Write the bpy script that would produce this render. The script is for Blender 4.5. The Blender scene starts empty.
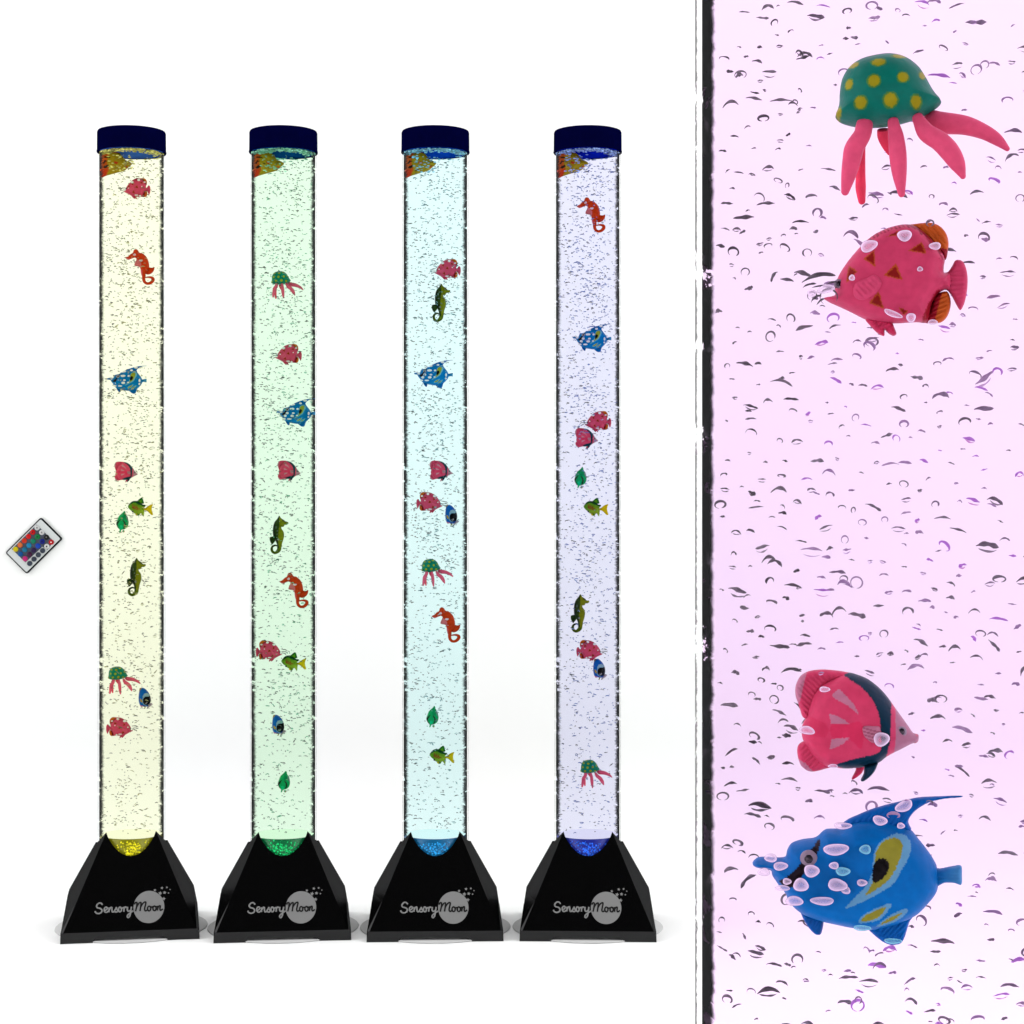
import bpy, bmesh, math, random
import numpy as np
from mathutils import Vector, Matrix
from mathutils.geometry import delaunay_2d_cdt

random.seed(7)
rng = np.random.default_rng(11)
S = bpy.context.scene
COL = S.collection
PI = math.pi
F = 1925.0                     # focal length in picture widths / 1024
D = 2.8875                     # camera to the row of four lamps
CAM = Vector((0.0, -D, 0.6226))
MM = D / F                     # metres per pixel at the row

# ------------------------------------------------------------------ helpers
def lin(c):
    out = []
    for v in c[:3]:
        v = v / 255.0
        out.append(v / 12.92 if v <= 0.04045 else ((v + 0.055) / 1.055) ** 2.4)
    return tuple(out)

def link(o, parent=None):
    COL.objects.link(o)
    if parent is not None:
        o.parent = parent
    return o

def tag(o, label=None, cat=None, group=None, kind=None):
    if label: o['label'] = label
    if cat: o['category'] = cat
    if group: o['group'] = group
    if kind: o['kind'] = kind
    return o

def empty(name, loc, rz=0.0):
    o = bpy.data.objects.new(name, None)
    o.empty_display_size = 0.02
    o.location = loc
    o.rotation_euler = (0, 0, rz)
    return link(o)

def mesh_obj(name, verts, faces, m, parent=None, smooth=True, colors=None):
    me = bpy.data.meshes.new(name)
    me.from_pydata([tuple(v) for v in verts], [], faces)
    if colors is not None:
        at = me.color_attributes.new('Col', 'FLOAT_COLOR', 'POINT')
        flat = np.ones((len(verts), 4), dtype=np.float32)
        flat[:, :3] = np.asarray(colors)
        at.data.foreach_set('color', flat.ravel())
    for mm in (m if isinstance(m, (list, tuple)) else [m]):
        me.materials.append(mm)
    if smooth:
        me.polygons.foreach_set('use_smooth', [True] * len(me.polygons))
    me.update()
    o = bpy.data.objects.new(name, me)
    return link(o, parent)

class MB:
    """collects shapes into one mesh, with one colour per vertex"""
    def __init__(s):
        s.v = []; s.f = []; s.c = []
    def add(s, verts, faces, col=(1, 1, 1)):
        n = len(s.v)
        s.v += [tuple(p) for p in verts]
        s.f += [tuple(i + n for i in f) for f in faces]
        s.c += [col] * len(verts)
    def build(s, name, m, parent=None, smooth=True, use_col=False):
        return mesh_obj(name, s.v, s.f, m, parent, smooth, s.c if use_col else None)

def catmull(pts, n=4, closed=True):
    P = [np.array(p, float) for p in pts]
    N = len(P); out = []
    rngi = range(N) if closed else range(N - 1)
    for i in rngi:
        if closed:
            a, b, c, d = P[i - 1], P[i], P[(i + 1) % N], P[(i + 2) % N]
        else:
            a, b, c, d = P[max(i - 1, 0)], P[i], P[i + 1], P[min(i + 2, N - 1)]
        for k in range(n):
            t = k / n
            out.append(0.5 * ((2 * b) + (-a + c) * t + (2 * a - 5 * b + 4 * c - d) * t * t
                              + (-a + 3 * b - 3 * c + d) * t ** 3))
    if not closed:
        out.append(P[-1])
    return np.array(out)

def inside(poly, pts):
    x, y = pts[:, 0], pts[:, 1]
    r = np.zeros(len(pts), bool)
    n = len(poly)
    for i in range(n):
        x1, y1 = poly[i]; x2, y2 = poly[(i + 1) % n]
        if y1 == y2: continue
        cond = ((y1 > y) != (y2 > y)) & (x < (x2 - x1) * (y - y1) / (y2 - y1) + x1)
        r ^= cond
    return r

def edge_dist(poly, pts):
    d = np.full(len(pts), 1e9)
    n = len(poly)
    for i in range(n):
        a = np.array(poly[i], float); b = np.array(poly[(i + 1) % n], float)
        ab = b - a; L = (ab @ ab) or 1e-12
        t = np.clip(((pts - a) @ ab) / L, 0, 1)
        q = a + t[:, None] * ab
        d = np.minimum(d, np.hypot(pts[:, 0] - q[:, 0], pts[:, 1] - q[:, 1]))
    return d

def paint(pts, base, ops):
    c = np.tile(np.array(lin(base)), (len(pts), 1))
    ext = (pts.max(0) - pts.min(0)).max()
    pts = pts + rng.normal(0, ext * 0.0014, pts.shape)      # brushed, slightly stippled paint edges
    for op in ops:
        if op[0] == 'poly':
            pg = catmull(op[1], 4) if len(op[1]) >= 6 else op[1]
            m = inside(pg, pts); c[m] = lin(op[2])
        elif op[0] == 'ell':
            _, cx, cy, rx, ry, col = op
            m = ((pts[:, 0] - cx) / rx) ** 2 + ((pts[:, 1] - cy) / ry) ** 2 < 1
            c[m] = lin(col)
        elif op[0] == 'grad':            # painted two-tone plastic: (p0, p1, colour)
            _, p0, p1, col = op
            p0 = np.array(p0, float); p1 = np.array(p1, float); ab = p1 - p0
            t = np.clip(((pts - p0) @ ab) / (ab @ ab), 0, 1)[:, None]
            c = c * (1 - t) + np.array(lin(col)) * t
    return c

# ------------------------------------------------------------------ materials
def new_mat(name):
    m = bpy.data.materials.new(name); m.use_nodes = True
    nt = m.node_tree
    for n in list(nt.nodes): nt.nodes.remove(n)
    out = nt.nodes.new('ShaderNodeOutputMaterial')
    return m, nt, out

def N(nt, t, **kw):
    n = nt.nodes.new(t)
    for k, v in kw.items(): setattr(n, k, v)
    return n

def plastic(name, col, rough=0.4, spec=0.4, noise=0.0, scale=60, emis=None, es=0.0, bump=0.0, attr=False, coat=0.0, mul=1.0):
    m, nt, out = new_mat(name)
    b = N(nt, 'ShaderNodeBsdfPrincipled')
    b.inputs['Roughness'].default_value = rough
    b.inputs['Specular IOR Level'].default_value = spec
    b.inputs['Coat Weight'].default_value = coat
    tc = N(nt, 'ShaderNodeTexCoord')
    nz = N(nt, 'ShaderNodeTexNoise'); nz.inputs['Scale'].default_value = scale; nz.inputs['Detail'].default_value = 3
    nt.links.new(tc.outputs['Object'], nz.inputs['Vector'])
    mx = N(nt, 'ShaderNodeMix', data_type='RGBA', blend_type='MULTIPLY')
    mx.inputs['Factor'].default_value = 1.0
    rp = N(nt, 'ShaderNodeMapRange')
    rp.inputs['To Min'].default_value = (1 - noise) * mul; rp.inputs['To Max'].default_value = (1 + noise) * mul
    nt.links.new(nz.outputs['Fac'], rp.inputs['Value'])
    if attr:
        a = N(nt, 'ShaderNodeAttribute', attribute_name='Col')
        nt.links.new(a.outputs['Color'], mx.inputs[6])
    else:
        mx.inputs[6].default_value = (*col, 1)
    nt.links.new(rp.outputs['Result'], mx.inputs[7])
    nt.links.new(mx.outputs[2], b.inputs['Base Color'])
    if emis is not None:
        b.inputs['Emission Color'].default_value = (*emis, 1)
        b.inputs['Emission Strength'].default_value = es
    if bump:
        bp = N(nt, 'ShaderNodeBump'); bp.inputs['Strength'].default_value = bump
        bp.inputs['Distance'].default_value = 0.0006
        nt.links.new(nz.outputs['Fac'], bp.inputs['Height'])
        nt.links.new(bp.outputs['Normal'], b.inputs['Normal'])
    nt.links.new(b.outputs[0], out.inputs[0])
    return m

def facing_cos(nt):
    """|normal . view| : 1 face on, 0 at grazing"""
    lw = N(nt, 'ShaderNodeLayerWeight'); lw.inputs['Blend'].default_value = 0.5
    s = N(nt, 'ShaderNodeMath', operation='SUBTRACT'); s.inputs[0].default_value = 1.0
    nt.links.new(lw.outputs['Facing'], s.inputs[1])
    return s.outputs[0]

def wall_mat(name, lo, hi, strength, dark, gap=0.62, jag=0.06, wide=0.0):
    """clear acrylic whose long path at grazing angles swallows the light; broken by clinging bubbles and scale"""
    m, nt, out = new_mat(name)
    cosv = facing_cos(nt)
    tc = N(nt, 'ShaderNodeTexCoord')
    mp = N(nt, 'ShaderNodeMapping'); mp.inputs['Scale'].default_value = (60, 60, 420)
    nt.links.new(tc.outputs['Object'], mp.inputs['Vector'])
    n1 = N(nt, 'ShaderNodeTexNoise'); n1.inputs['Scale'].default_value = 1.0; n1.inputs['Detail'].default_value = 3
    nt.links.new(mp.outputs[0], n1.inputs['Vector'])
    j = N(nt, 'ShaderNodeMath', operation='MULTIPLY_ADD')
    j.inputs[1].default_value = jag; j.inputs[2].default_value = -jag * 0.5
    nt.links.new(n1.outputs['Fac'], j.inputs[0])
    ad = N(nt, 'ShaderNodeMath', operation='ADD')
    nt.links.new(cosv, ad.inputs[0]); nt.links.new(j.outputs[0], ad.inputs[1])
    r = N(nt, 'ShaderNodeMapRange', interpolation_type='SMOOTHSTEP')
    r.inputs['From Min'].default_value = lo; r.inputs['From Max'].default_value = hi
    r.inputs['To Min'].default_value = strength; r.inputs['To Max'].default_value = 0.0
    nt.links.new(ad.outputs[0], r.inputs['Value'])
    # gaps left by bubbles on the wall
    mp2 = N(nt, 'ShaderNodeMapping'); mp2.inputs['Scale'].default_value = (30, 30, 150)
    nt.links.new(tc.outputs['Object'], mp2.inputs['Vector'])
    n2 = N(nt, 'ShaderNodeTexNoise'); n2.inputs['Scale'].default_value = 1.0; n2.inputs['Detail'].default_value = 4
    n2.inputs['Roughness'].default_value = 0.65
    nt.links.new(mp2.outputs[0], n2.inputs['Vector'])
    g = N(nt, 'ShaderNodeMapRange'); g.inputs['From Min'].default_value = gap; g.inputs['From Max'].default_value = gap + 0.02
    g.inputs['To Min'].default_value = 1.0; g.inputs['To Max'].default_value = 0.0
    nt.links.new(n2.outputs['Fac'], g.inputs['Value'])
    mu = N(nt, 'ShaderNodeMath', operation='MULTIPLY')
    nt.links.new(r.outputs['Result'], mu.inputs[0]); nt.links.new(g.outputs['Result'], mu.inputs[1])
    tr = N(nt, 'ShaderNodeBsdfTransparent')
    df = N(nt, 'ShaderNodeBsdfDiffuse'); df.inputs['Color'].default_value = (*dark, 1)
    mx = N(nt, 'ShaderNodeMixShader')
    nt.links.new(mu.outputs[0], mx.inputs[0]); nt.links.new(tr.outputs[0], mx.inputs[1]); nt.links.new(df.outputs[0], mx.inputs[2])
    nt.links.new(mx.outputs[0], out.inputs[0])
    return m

def water_mat(name, tint):
    m, nt, out = new_mat(name)
    tr = N(nt, 'ShaderNodeBsdfTransparent'); tr.inputs['Color'].default_value = (*[t ** 0.5 for t in tint], 1)
    nt.links.new(tr.outputs[0], out.inputs[0])
    return m

def droplet_mat(name, core):
    m, nt, out = new_mat(name)
    cosv = facing_cos(nt)
    b = N(nt, 'ShaderNodeBsdfPrincipled')
    b.inputs['Roughness'].default_value = 0.06
    cr = N(nt, 'ShaderNodeValToRGB')
    cr.color_ramp.elements[0].position = 0.36; cr.color_ramp.elements[0].color = (*[c * 0.07 for c in core], 1)
    cr.color_ramp.elements[1].position = 0.46; cr.color_ramp.elements[1].color = (*core, 1)
    nt.links.new(cosv, cr.inputs[0])
    nt.links.new(cr.outputs[0], b.inputs['Base Color'])
    tr = N(nt, 'ShaderNodeBsdfTransparent')
    mx = N(nt, 'ShaderNodeMixShader')
    rr = N(nt, 'ShaderNodeMapRange'); rr.inputs['From Min'].default_value = 0.42; rr.inputs['From Max'].default_value = 1.0
    rr.inputs['To Min'].default_value = 1.0; rr.inputs['To Max'].default_value = 0.22
    nt.links.new(cosv, rr.inputs['Value'])
    nt.links.new(rr.outputs['Result'], mx.inputs[0]); nt.links.new(tr.outputs[0], mx.inputs[1]); nt.links.new(b.outputs[0], mx.inputs[2])
    nt.links.new(mx.outputs[0], out.inputs[0])
    return m

M_white = plastic('white_paper', (0.9, 0.9, 0.9), rough=0.9, spec=0.1, noise=0.006, scale=3)
M_toy = plastic('painted_vinyl', (1, 1, 1), rough=0.42, spec=0.06, noise=0.2, scale=430, bump=0.3, attr=True, mul=0.71)
M_eye = plastic('eye_black', (0.01, 0.01, 0.012), rough=0.15, spec=0.5)
M_eyering = plastic('eye_ring', lin((120, 115, 120)), rough=0.3)
def matt_black(name):
    m, nt, out = new_mat(name)
    tc = N(nt, 'ShaderNodeTexCoord')
    nz = N(nt, 'ShaderNodeTexNoise'); nz.inputs['Scale'].default_value = 240; nz.inputs['Detail'].default_value = 5
    nt.links.new(tc.outputs['Object'], nz.inputs['Vector'])
    bp = N(nt, 'ShaderNodeBump'); bp.inputs['Strength'].default_value = 0.06; bp.inputs['Distance'].default_value = 0.0006
    nt.links.new(nz.outputs['Fac'], bp.inputs['Height'])
    df = N(nt, 'ShaderNodeBsdfDiffuse'); df.inputs['Color'].default_value = (0.0008, 0.0008, 0.0009, 1)
    gl = N(nt, 'ShaderNodeBsdfGlossy'); gl.inputs['Color'].default_value = (0.028, 0.028, 0.0285, 1); gl.inputs['Roughness'].default_value = 0.2
    ad = N(nt, 'ShaderNodeAddShader')
    for q in (df, gl): nt.links.new(bp.outputs['Normal'], q.inputs['Normal'])
    nt.links.new(df.outputs[0], ad.inputs[0]); nt.links.new(gl.outputs[0], ad.inputs[1]); nt.links.new(ad.outputs[0], out.inputs[0])
    return m
M_black = matt_black('black_plastic')
M_navy = plastic('navy_plastic', (0.0005, 0.0007, 0.019), rough=0.45, spec=0.0, noise=0.25, scale=60)
M_grey = plastic('grey_print', lin((150, 150, 150)), rough=0.6, spec=0.05, mul=0.6)
M_dark = plastic('dark_print', (0.006, 0.006, 0.006), rough=0.5, spec=0.1)
M_bub = plastic('bubble_film', (1, 1, 1), rough=0.3, spec=0.35, attr=True)
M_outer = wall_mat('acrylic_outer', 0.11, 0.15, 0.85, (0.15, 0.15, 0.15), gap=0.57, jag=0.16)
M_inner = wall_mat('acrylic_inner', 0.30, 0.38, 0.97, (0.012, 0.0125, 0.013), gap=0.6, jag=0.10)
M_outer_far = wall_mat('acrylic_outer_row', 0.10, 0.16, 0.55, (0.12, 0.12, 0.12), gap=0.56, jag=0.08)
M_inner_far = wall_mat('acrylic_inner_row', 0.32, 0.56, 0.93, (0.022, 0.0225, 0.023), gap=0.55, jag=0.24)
M_drop = droplet_mat('clear_bubble', (0.78, 0.73, 0.80))
M_dropc = droplet_mat('teal_bubble', (0.22, 0.72, 0.75))

# ------------------------------------------------------------------ setting
def sweep():
    prof = [(-14.0, 0.0), (0.30, 0.0)]
    r = 0.22
    for i in range(1, 13):
        a = i / 12 * PI / 2
        prof.append((0.30 + r * math.sin(a), r - r * math.cos(a)))
    prof.append((0.52, 3.2))
    v = []; f = []
    for x in (-9.0, 9.0):
        for (y, z) in prof: v.append((x, y, z))
    n = len(prof)
    for i in range(n - 1): f.append((i, n + i, n + i + 1, i + 1))
    o = mesh_obj('backdrop', v, f, M_white)
    tag(o, kind='structure')
sweep()
WALL_Y = 0.52

# ------------------------------------------------------------------ inflated toy parts
def inflate(name, outline, T, w, u, c, base, ops=(), y0=0.0, step=1.0, parent=None, ribs=None, smooth_n=4, mat=None, power=0.5, rim=None):
    """outline in traced units; u metres per unit, c centre; front and back shells with rounded section"""
    poly = catmull(outline, smooth_n) if smooth_n > 1 else np.array(outline, float)
    # drop near-duplicate points
    keep = [poly[0]]
    for p in poly[1:]:
        if np.hypot(*(p - keep[-1])) > step * 0.3: keep.append(p)
    poly = np.array(keep)
    lo, hi = poly.min(0), poly.max(0)
    xs = np.arange(lo[0], hi[0], step); ys = np.arange(lo[1], hi[1], step * 0.866)
    g = []
    for k, y in enumerate(ys):
        row = np.column_stack([xs + (step / 2 if k % 2 else 0), np.full(len(xs), y)])
        g.append(row)
    g = np.vstack(g)
    g = g[inside(poly, g)]
    if len(g): g = g[edge_dist(poly, g) > step * 0.45]
    allp = np.vstack([poly, g]) if len(g) else poly
    nb = len(poly)
    res = delaunay_2d_cdt([Vector(p) for p in allp], [(i, (i + 1) % nb) for i in range(nb)], [list(range(nb))], 1, 1e-6)
    P = np.array([(p[0], p[1]) for p in res[0]])
    tris = [tuple(t) for t in res[2]]
    d = edge_dist(poly, P)
    border = d < step * 0.02
    h = T * (1 - (1 - np.clip(d / w, 0, 1)) ** 2) ** power
    if ribs:
        ang, per, amp = ribs
        h = h + amp * np.sin((P[:, 0] * math.cos(ang) + P[:, 1] * math.sin(ang)) * 2 * PI / per) * np.clip(d / w, 0, 1)
    h = np.where(border, 0, h)
    col = paint(P, base, ops)
    if rim:
        rw, per, rcol, ymax, xmin = rim
        dd = d + 0.1 * rw * np.sin(P[:, 0] * 0.11)
        m = (dd < rw) & (P[:, 1] < ymax) & (P[:, 0] > xmin) & (np.sin((P[:, 0] - 0.5 * P[:, 1]) * 2 * PI / per) > -0.1)
        col[m] = lin(rcol)
    n = len(P)
    X = (P[:, 0] - c[0]) * u; Z = -(P[:, 1] - c[1]) * u
    front = np.column_stack([X, y0 - h, Z])
    back = np.column_stack([X, y0 + h, Z])
    idx = np.arange(n, 2 * n); idx[border] = np.arange(n)[border]
    used = ~border
    remap = np.cumsum(used) - 1 + n
    bi = np.where(border, np.arange(n), remap)
    verts = np.vstack([front, back[used]])
    cols = np.vstack([col, col[used]])
    faces = []
    for t in tris:
        a, b, e = t
        # orient so that the front faces -y
        cr = (P[b][0] - P[a][0]) * (P[e][1] - P[a][1]) - (P[b][1] - P[a][1]) * (P[e][0] - P[a][0])
        if cr > 0: a, e = e, a          # traced y runs downwards
        faces.append((a, b, e))
        if not (border[a] and border[b] and border[e]):
            faces.append((int(bi[e]), int(bi[b]), int(bi[a])))
    return mesh_obj(name, verts, faces, mat or M_toy, parent, True, cols)

def sweep_tube(path, radii, nseg=10, flat=None, closed_ends=True):
    """verts, faces of a round tube along a 3D path; flat scales the section along the y axis"""
    P = [np.array(p, float) for p in path]
    v = []; f = []
    n = len(P)
    for i in range(n):
        t = P[min(i + 1, n - 1)] - P[max(i - 1, 0)]
        t = t / (np.linalg.norm(t) or 1)
        ref = np.array((0, 1.0, 0)) if abs(t[1]) < 0.95 else np.array((1.0, 0, 0))
        a = np.cross(t, ref); a /= np.linalg.norm(a)
        b = np.cross(a, t)
        for k in range(nseg):
            ang = 2 * PI * k / nseg
            fl = 1.0 if flat is None else flat
            v.append(P[i] + radii[i] * (math.cos(ang) * a + fl * math.sin(ang) * b))
    for i in range(n - 1):
        for k in range(nseg):
            k2 = (k + 1) % nseg
            f.append((i * nseg + k, i * nseg + k2, (i + 1) * nseg + k2, (i + 1) * nseg + k))
    if closed_ends:
        f.append(tuple(range(nseg - 1, -1, -1)))
        f.append(tuple((n - 1) * nseg + k for k in range(nseg)))
    return v, f

def limb(name, pts, u, c, col, parent, y0=0.0, dy=0.0, nseg=12, n=5, tipcol=None, mat=None, thick=1.0):
    """pts (X, Y, radius) in traced units"""
    q = catmull(pts, n, closed=False)
    # round off the tip
    path = []; rad = []
    L = len(q)
    for i, (X, Y, r) in enumerate(q):
        path.append(((X - c[0]) * u, y0 + dy * i / (L - 1), -(Y - c[1]) * u)); rad.append(max(r, 0.2) * u * thick)
    a = np.array(path[-1]) - np.array(path[-2]); a = a / np.linalg.norm(a)
    r0 = rad[-1]
    e = np.array(path[-1])
    for k in (0.4, 0.7, 0.9, 1.0):
        path.append(tuple(e + a * r0 * k)); rad.append(r0 * math.sqrt(max(1 - k * k, 0.004)))
    v, f = sweep_tube(path, rad, nseg)
    ncol = np.tile(np.array(lin(col)), (len(v), 1))
    if tipcol is not None:
        t = np.repeat(np.linspace(0, 1, len(path)), nseg)[:, None]
        ncol = ncol * (1 - t) + np.array(lin(tipcol)) * t
    return mesh_obj(name, v, f, mat or M_toy, parent, True, ncol)

def ball(name, X, Y, r, u, c, y, parent, m, ry=None, flat=0.5):
    me = bmesh.new()
    bmesh.ops.create_uvsphere(me, u_segments=16, v_segments=10, radius=1.0)
    v = [((X - c[0]) * u + p.co.x * r * u, y + p.co.y * r * u * flat, -(Y - c[1]) * u + p.co.z * (ry or r) * u) for p in me.verts]
    f = [tuple(q.index for q in fc.verts) for fc in me.faces]
    me.verts.ensure_lookup_table()
    me.free()
    return mesh_obj(name, v, f, m, parent)

def eye(X, Y, r, ring, u, c, y, parent):
    """an eye on each side of the head: ring with a black pupil proud of it"""
    for s in (-1, 1):
        e = ball('eye', X, Y, ring, u, c, s * y, parent, M_eyering, flat=0.35)
        ball('pupil', X, Y, r, u, c, s * (y + ring * u * 0.22), e, M_eye, flat=0.35)

UN = (0.5318 - 0.012) / F      # metres per pixel of the close lamp's toys
def K(zoom): return UN / zoom  # traced on an enlarged crop of the close lamp
KF = (D - 0.012) / F

def sc(pts, cx=None): return pts

# ---- each maker returns an Empty whose parts lie round its centre
def make_discus():
    u = K(5.689); c = (560, 380); st = 6.0
    t = empty('toy_discus_fish', (0, 0, 0))
    R1 = (200, 68, 98); DK = (150, 22, 36); BR = (128, 26, 18); OR = (172, 78, 30)
    def tri(pts, grow):
        m = np.mean(pts, 0); return [tuple(m + (np.array(p) - m) * grow) for p in pts]
    ops = [('poly', [(640, 84), (720, 140), (800, 250), (770, 250), (700, 160), (600, 95)], DK),
           ('poly', [(765, 480), (790, 480), (735, 600), (712, 645), (690, 640), (720, 560)], DK)]
    for T in ([(285, 328), (330, 368), (272, 425)], [(370, 295), (425, 252), (432, 338)], [(545, 332), (483, 392), (580, 418)],
              [(688, 212), (618, 256), (710, 274)], [(450, 483), (402, 543), (478, 575)], [(500, 172), (560, 138), (545, 168)], [(560, 570), (610, 590), (590, 612)]):
        ops.append(('poly', tri(T, 1.12), OR)); ops.append(('poly', tri(T, 0.8), BR))
    body = [(140, 492), (175, 484), (205, 474), (203, 425), (222, 372), (262, 305), (310, 245), (370, 180), (430, 135), (510, 100), (590, 85),
            (650, 95), (705, 135), (760, 190), (800, 245), (818, 285), (812, 330), (815, 365), (850, 378), (850, 455), (812, 462), (775, 490), (745, 550), (722, 640),
            (660, 641), (520, 645), (450, 640), (380, 622), (300, 580), (230, 545), (180, 522), (150, 503)]
    inflate('body', body, 0.0085, 110, u, c, R1, ops, step=st, parent=t, rim=(34, 24, (146, 30, 54), 300, 360))
    inflate('dorsal_fin', [(585, 90), (640, 83), (700, 77), (745, 78), (790, 98), (822, 135), (838, 185), (835, 240), (820, 292), (780, 250), (720, 175), (660, 120)],
            0.0022, 25, u, c, (196, 98, 32), [('poly', [(800, 230), (840, 240), (825, 300), (780, 260)], DK)], step=st, parent=t, ribs=(2.5, 24, 0.000220))
    inflate('anal_fin', [(770, 490), (825, 468), (846, 500), (850, 550), (832, 610), (795, 645), (740, 648), (710, 640), (735, 570)],
            0.0022, 25, u, c, (196, 98, 32), [('poly', [(770, 480), (800, 480), (760, 645), (700, 650)], DK)], step=st, parent=t, ribs=(1.2, 24, 0.000220))
    inflate('tail_fin', [(800, 372), (835, 358), (858, 325), (878, 293), (915, 300), (935, 340), (944, 400), (940, 470), (925, 540), (903, 577), (880, 545), (855, 495), (828, 462), (800, 455)],
            0.0026, 28, u, c, (200, 68, 98), step=st, parent=t, ribs=(1.57, 26, 0.000138))
    inflate('pelvic_fin', [(375, 615), (410, 665), (445, 700), (480, 716), (484, 682), (505, 702), (530, 716), (549, 706), (540, 675), (518, 635), (450, 615)],
            0.0024, 24, u, c, (192, 52, 84), step=st, parent=t, ribs=(0.8, 22, 0.000165))
    for s in (-1, 1):
        inflate('pectoral_fin', [(310, 455), (330, 425), (380, 405), (425, 385), (460, 410), (468, 445), (440, 490), (395, 520), (345, 525), (315, 500)],
                0.0012, 30, u, c, (208, 78, 108), y0=s * 0.0082, step=st, parent=t, ribs=(2.4, 26, 0.000193))
    eye(228, 426, 17, 27, u, c, 0.0058, t)
    return t

def make_butterfly():
    u = K(7.314); c = (525, 480); st = 7.5
    t = empty('toy_butterflyfish', (0, 0, 0))
    PK = (206, 68, 98); TL = (10, 52, 66); PL = (186, 126, 140); FC = (172, 124, 138)
    teal = [(405, 75), (450, 60), (520, 80), (600, 110), (700, 170), (770, 240), (775, 310), (772, 400), (765, 520), (745, 640), (730, 700), (690, 760), (560, 800), (500, 800), (440, 790),
            (380, 755), (430, 725), (500, 700), (620, 670), (690, 640), (700, 560), (692, 470), (685, 390), (660, 320), (620, 250), (560, 185), (500, 145), (450, 115)]
    ops = [('poly', [(290, 420), (350, 520), (300, 700), (240, 650), (190, 560), (190, 480), (240, 420)], (208, 66, 96)),
           ('poly', [(180, 400), (300, 440), (330, 500), (300, 545), (200, 540)], (206, 58, 90)),
           ('poly', [(470, 440), (560, 440), (560, 620), (480, 560), (350, 540), (350, 450)], (208, 54, 88)),
           ('poly', teal, TL),
           ('poly', [(775, 290), (800, 330), (800, 560), (790, 690), (735, 720), (760, 560)], (206, 74, 106)),
           ('poly', [(800, 320), (980, 500), (980, 620), (788, 690), (800, 560)], FC),
           ('poly', [(400, 198), (440, 235), (500, 300), (537, 374), (470, 320), (350, 250), (375, 215)], PL),
           ('poly', [(325, 372), (390, 390), (440, 415), (477, 446), (343, 446)], PL),
           ('poly', [(345, 555), (477, 542), (430, 588), (333, 634)], PL)]
    body = [(948, 532), (968, 545), (962, 585), (920, 602), (850, 640), (790, 672), (735, 705), (680, 747), (560, 782), (500, 790), (440, 794), (370, 788), (290, 775), (215, 715), (170, 650), (140, 600), (128, 560), (125, 510), (140, 460), (160, 420),
            (180, 330), (220, 240), (280, 175), (350, 135), (420, 100), (470, 92), (520, 104), (600, 135), (680, 195), (740, 260), (790, 330), (840, 400), (890, 470), (925, 520)]
    inflate('body', body, 0.0082, 150, u, c, PK, ops, step=st, parent=t)
    inflate('dorsal_fin', [(500, 105), (430, 85), (340, 75), (260, 73), (180, 86), (125, 115), (95, 160), (80, 210), (82, 270), (100, 325), (115, 370), (135, 425), (190, 440), (230, 330), (260, 240), (330, 170), (430, 140)],
            0.0028, 40, u, c, PK, [('poly', [(158, 80), (150, 150), (138, 205), (108, 320), (60, 320), (60, 80)], PL)], step=st, parent=t, ribs=(-0.8, 30, 0.000193))
    inflate('anal_fin', [(380, 785), (320, 795), (230, 821), (180, 822), (140, 800), (115, 770), (97, 710), (95, 650), (120, 612), (180, 600), (250, 680), (330, 750)],
            0.0028, 40, u, c, PK, [('poly', [(100, 725), (160, 755), (225, 830), (100, 830)], PL)], step=st, parent=t, ribs=(0.8, 30, 0.000193))
    inflate('pelvic_fin', [(672, 735), (668, 765), (650, 805), (610, 850), (570, 876), (553, 865), (575, 815), (585, 760)], 0.0022, 25, u, c, TL, y0=-0.003, step=st, parent=t, ribs=(0.5, 24, 0.000165))
    inflate('pelvic_fin', [(590, 770), (572, 820), (548, 852), (500, 885), (488, 876), (515, 820), (525, 780)], 0.0020, 22, u, c, (206, 52, 86), y0=0.003, step=st, parent=t, ribs=(0.5, 24, 0.000165))
    stripes = []
    for k in range(5):
        y = 470 + k * 24
        stripes.append(('poly', [(560, y - 8), (700, y + 26), (700, y + 36), (560, y + 3)], (150, 88, 102)))
    for s in (-1, 1):
        inflate('pectoral_fin', [(565, 470), (590, 455), (640, 456), (688, 462), (692, 530), (670, 565), (635, 580), (585, 540), (568, 510)], 0.0012, 30, u, c, PL, stripes,
                y0=s * 0.0080, step=st, parent=t, ribs=(1.3, 24, 0.000165))
    inflate('mouth', [(915, 545), (945, 530), (968, 540), (955, 560), (968, 575), (950, 598), (915, 590)], 0.0036, 30, u, c, (196, 110, 126), step=st, parent=t)
    eye(842, 498, 25, 38, u, c, 0.0062, t)
    return t

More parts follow.
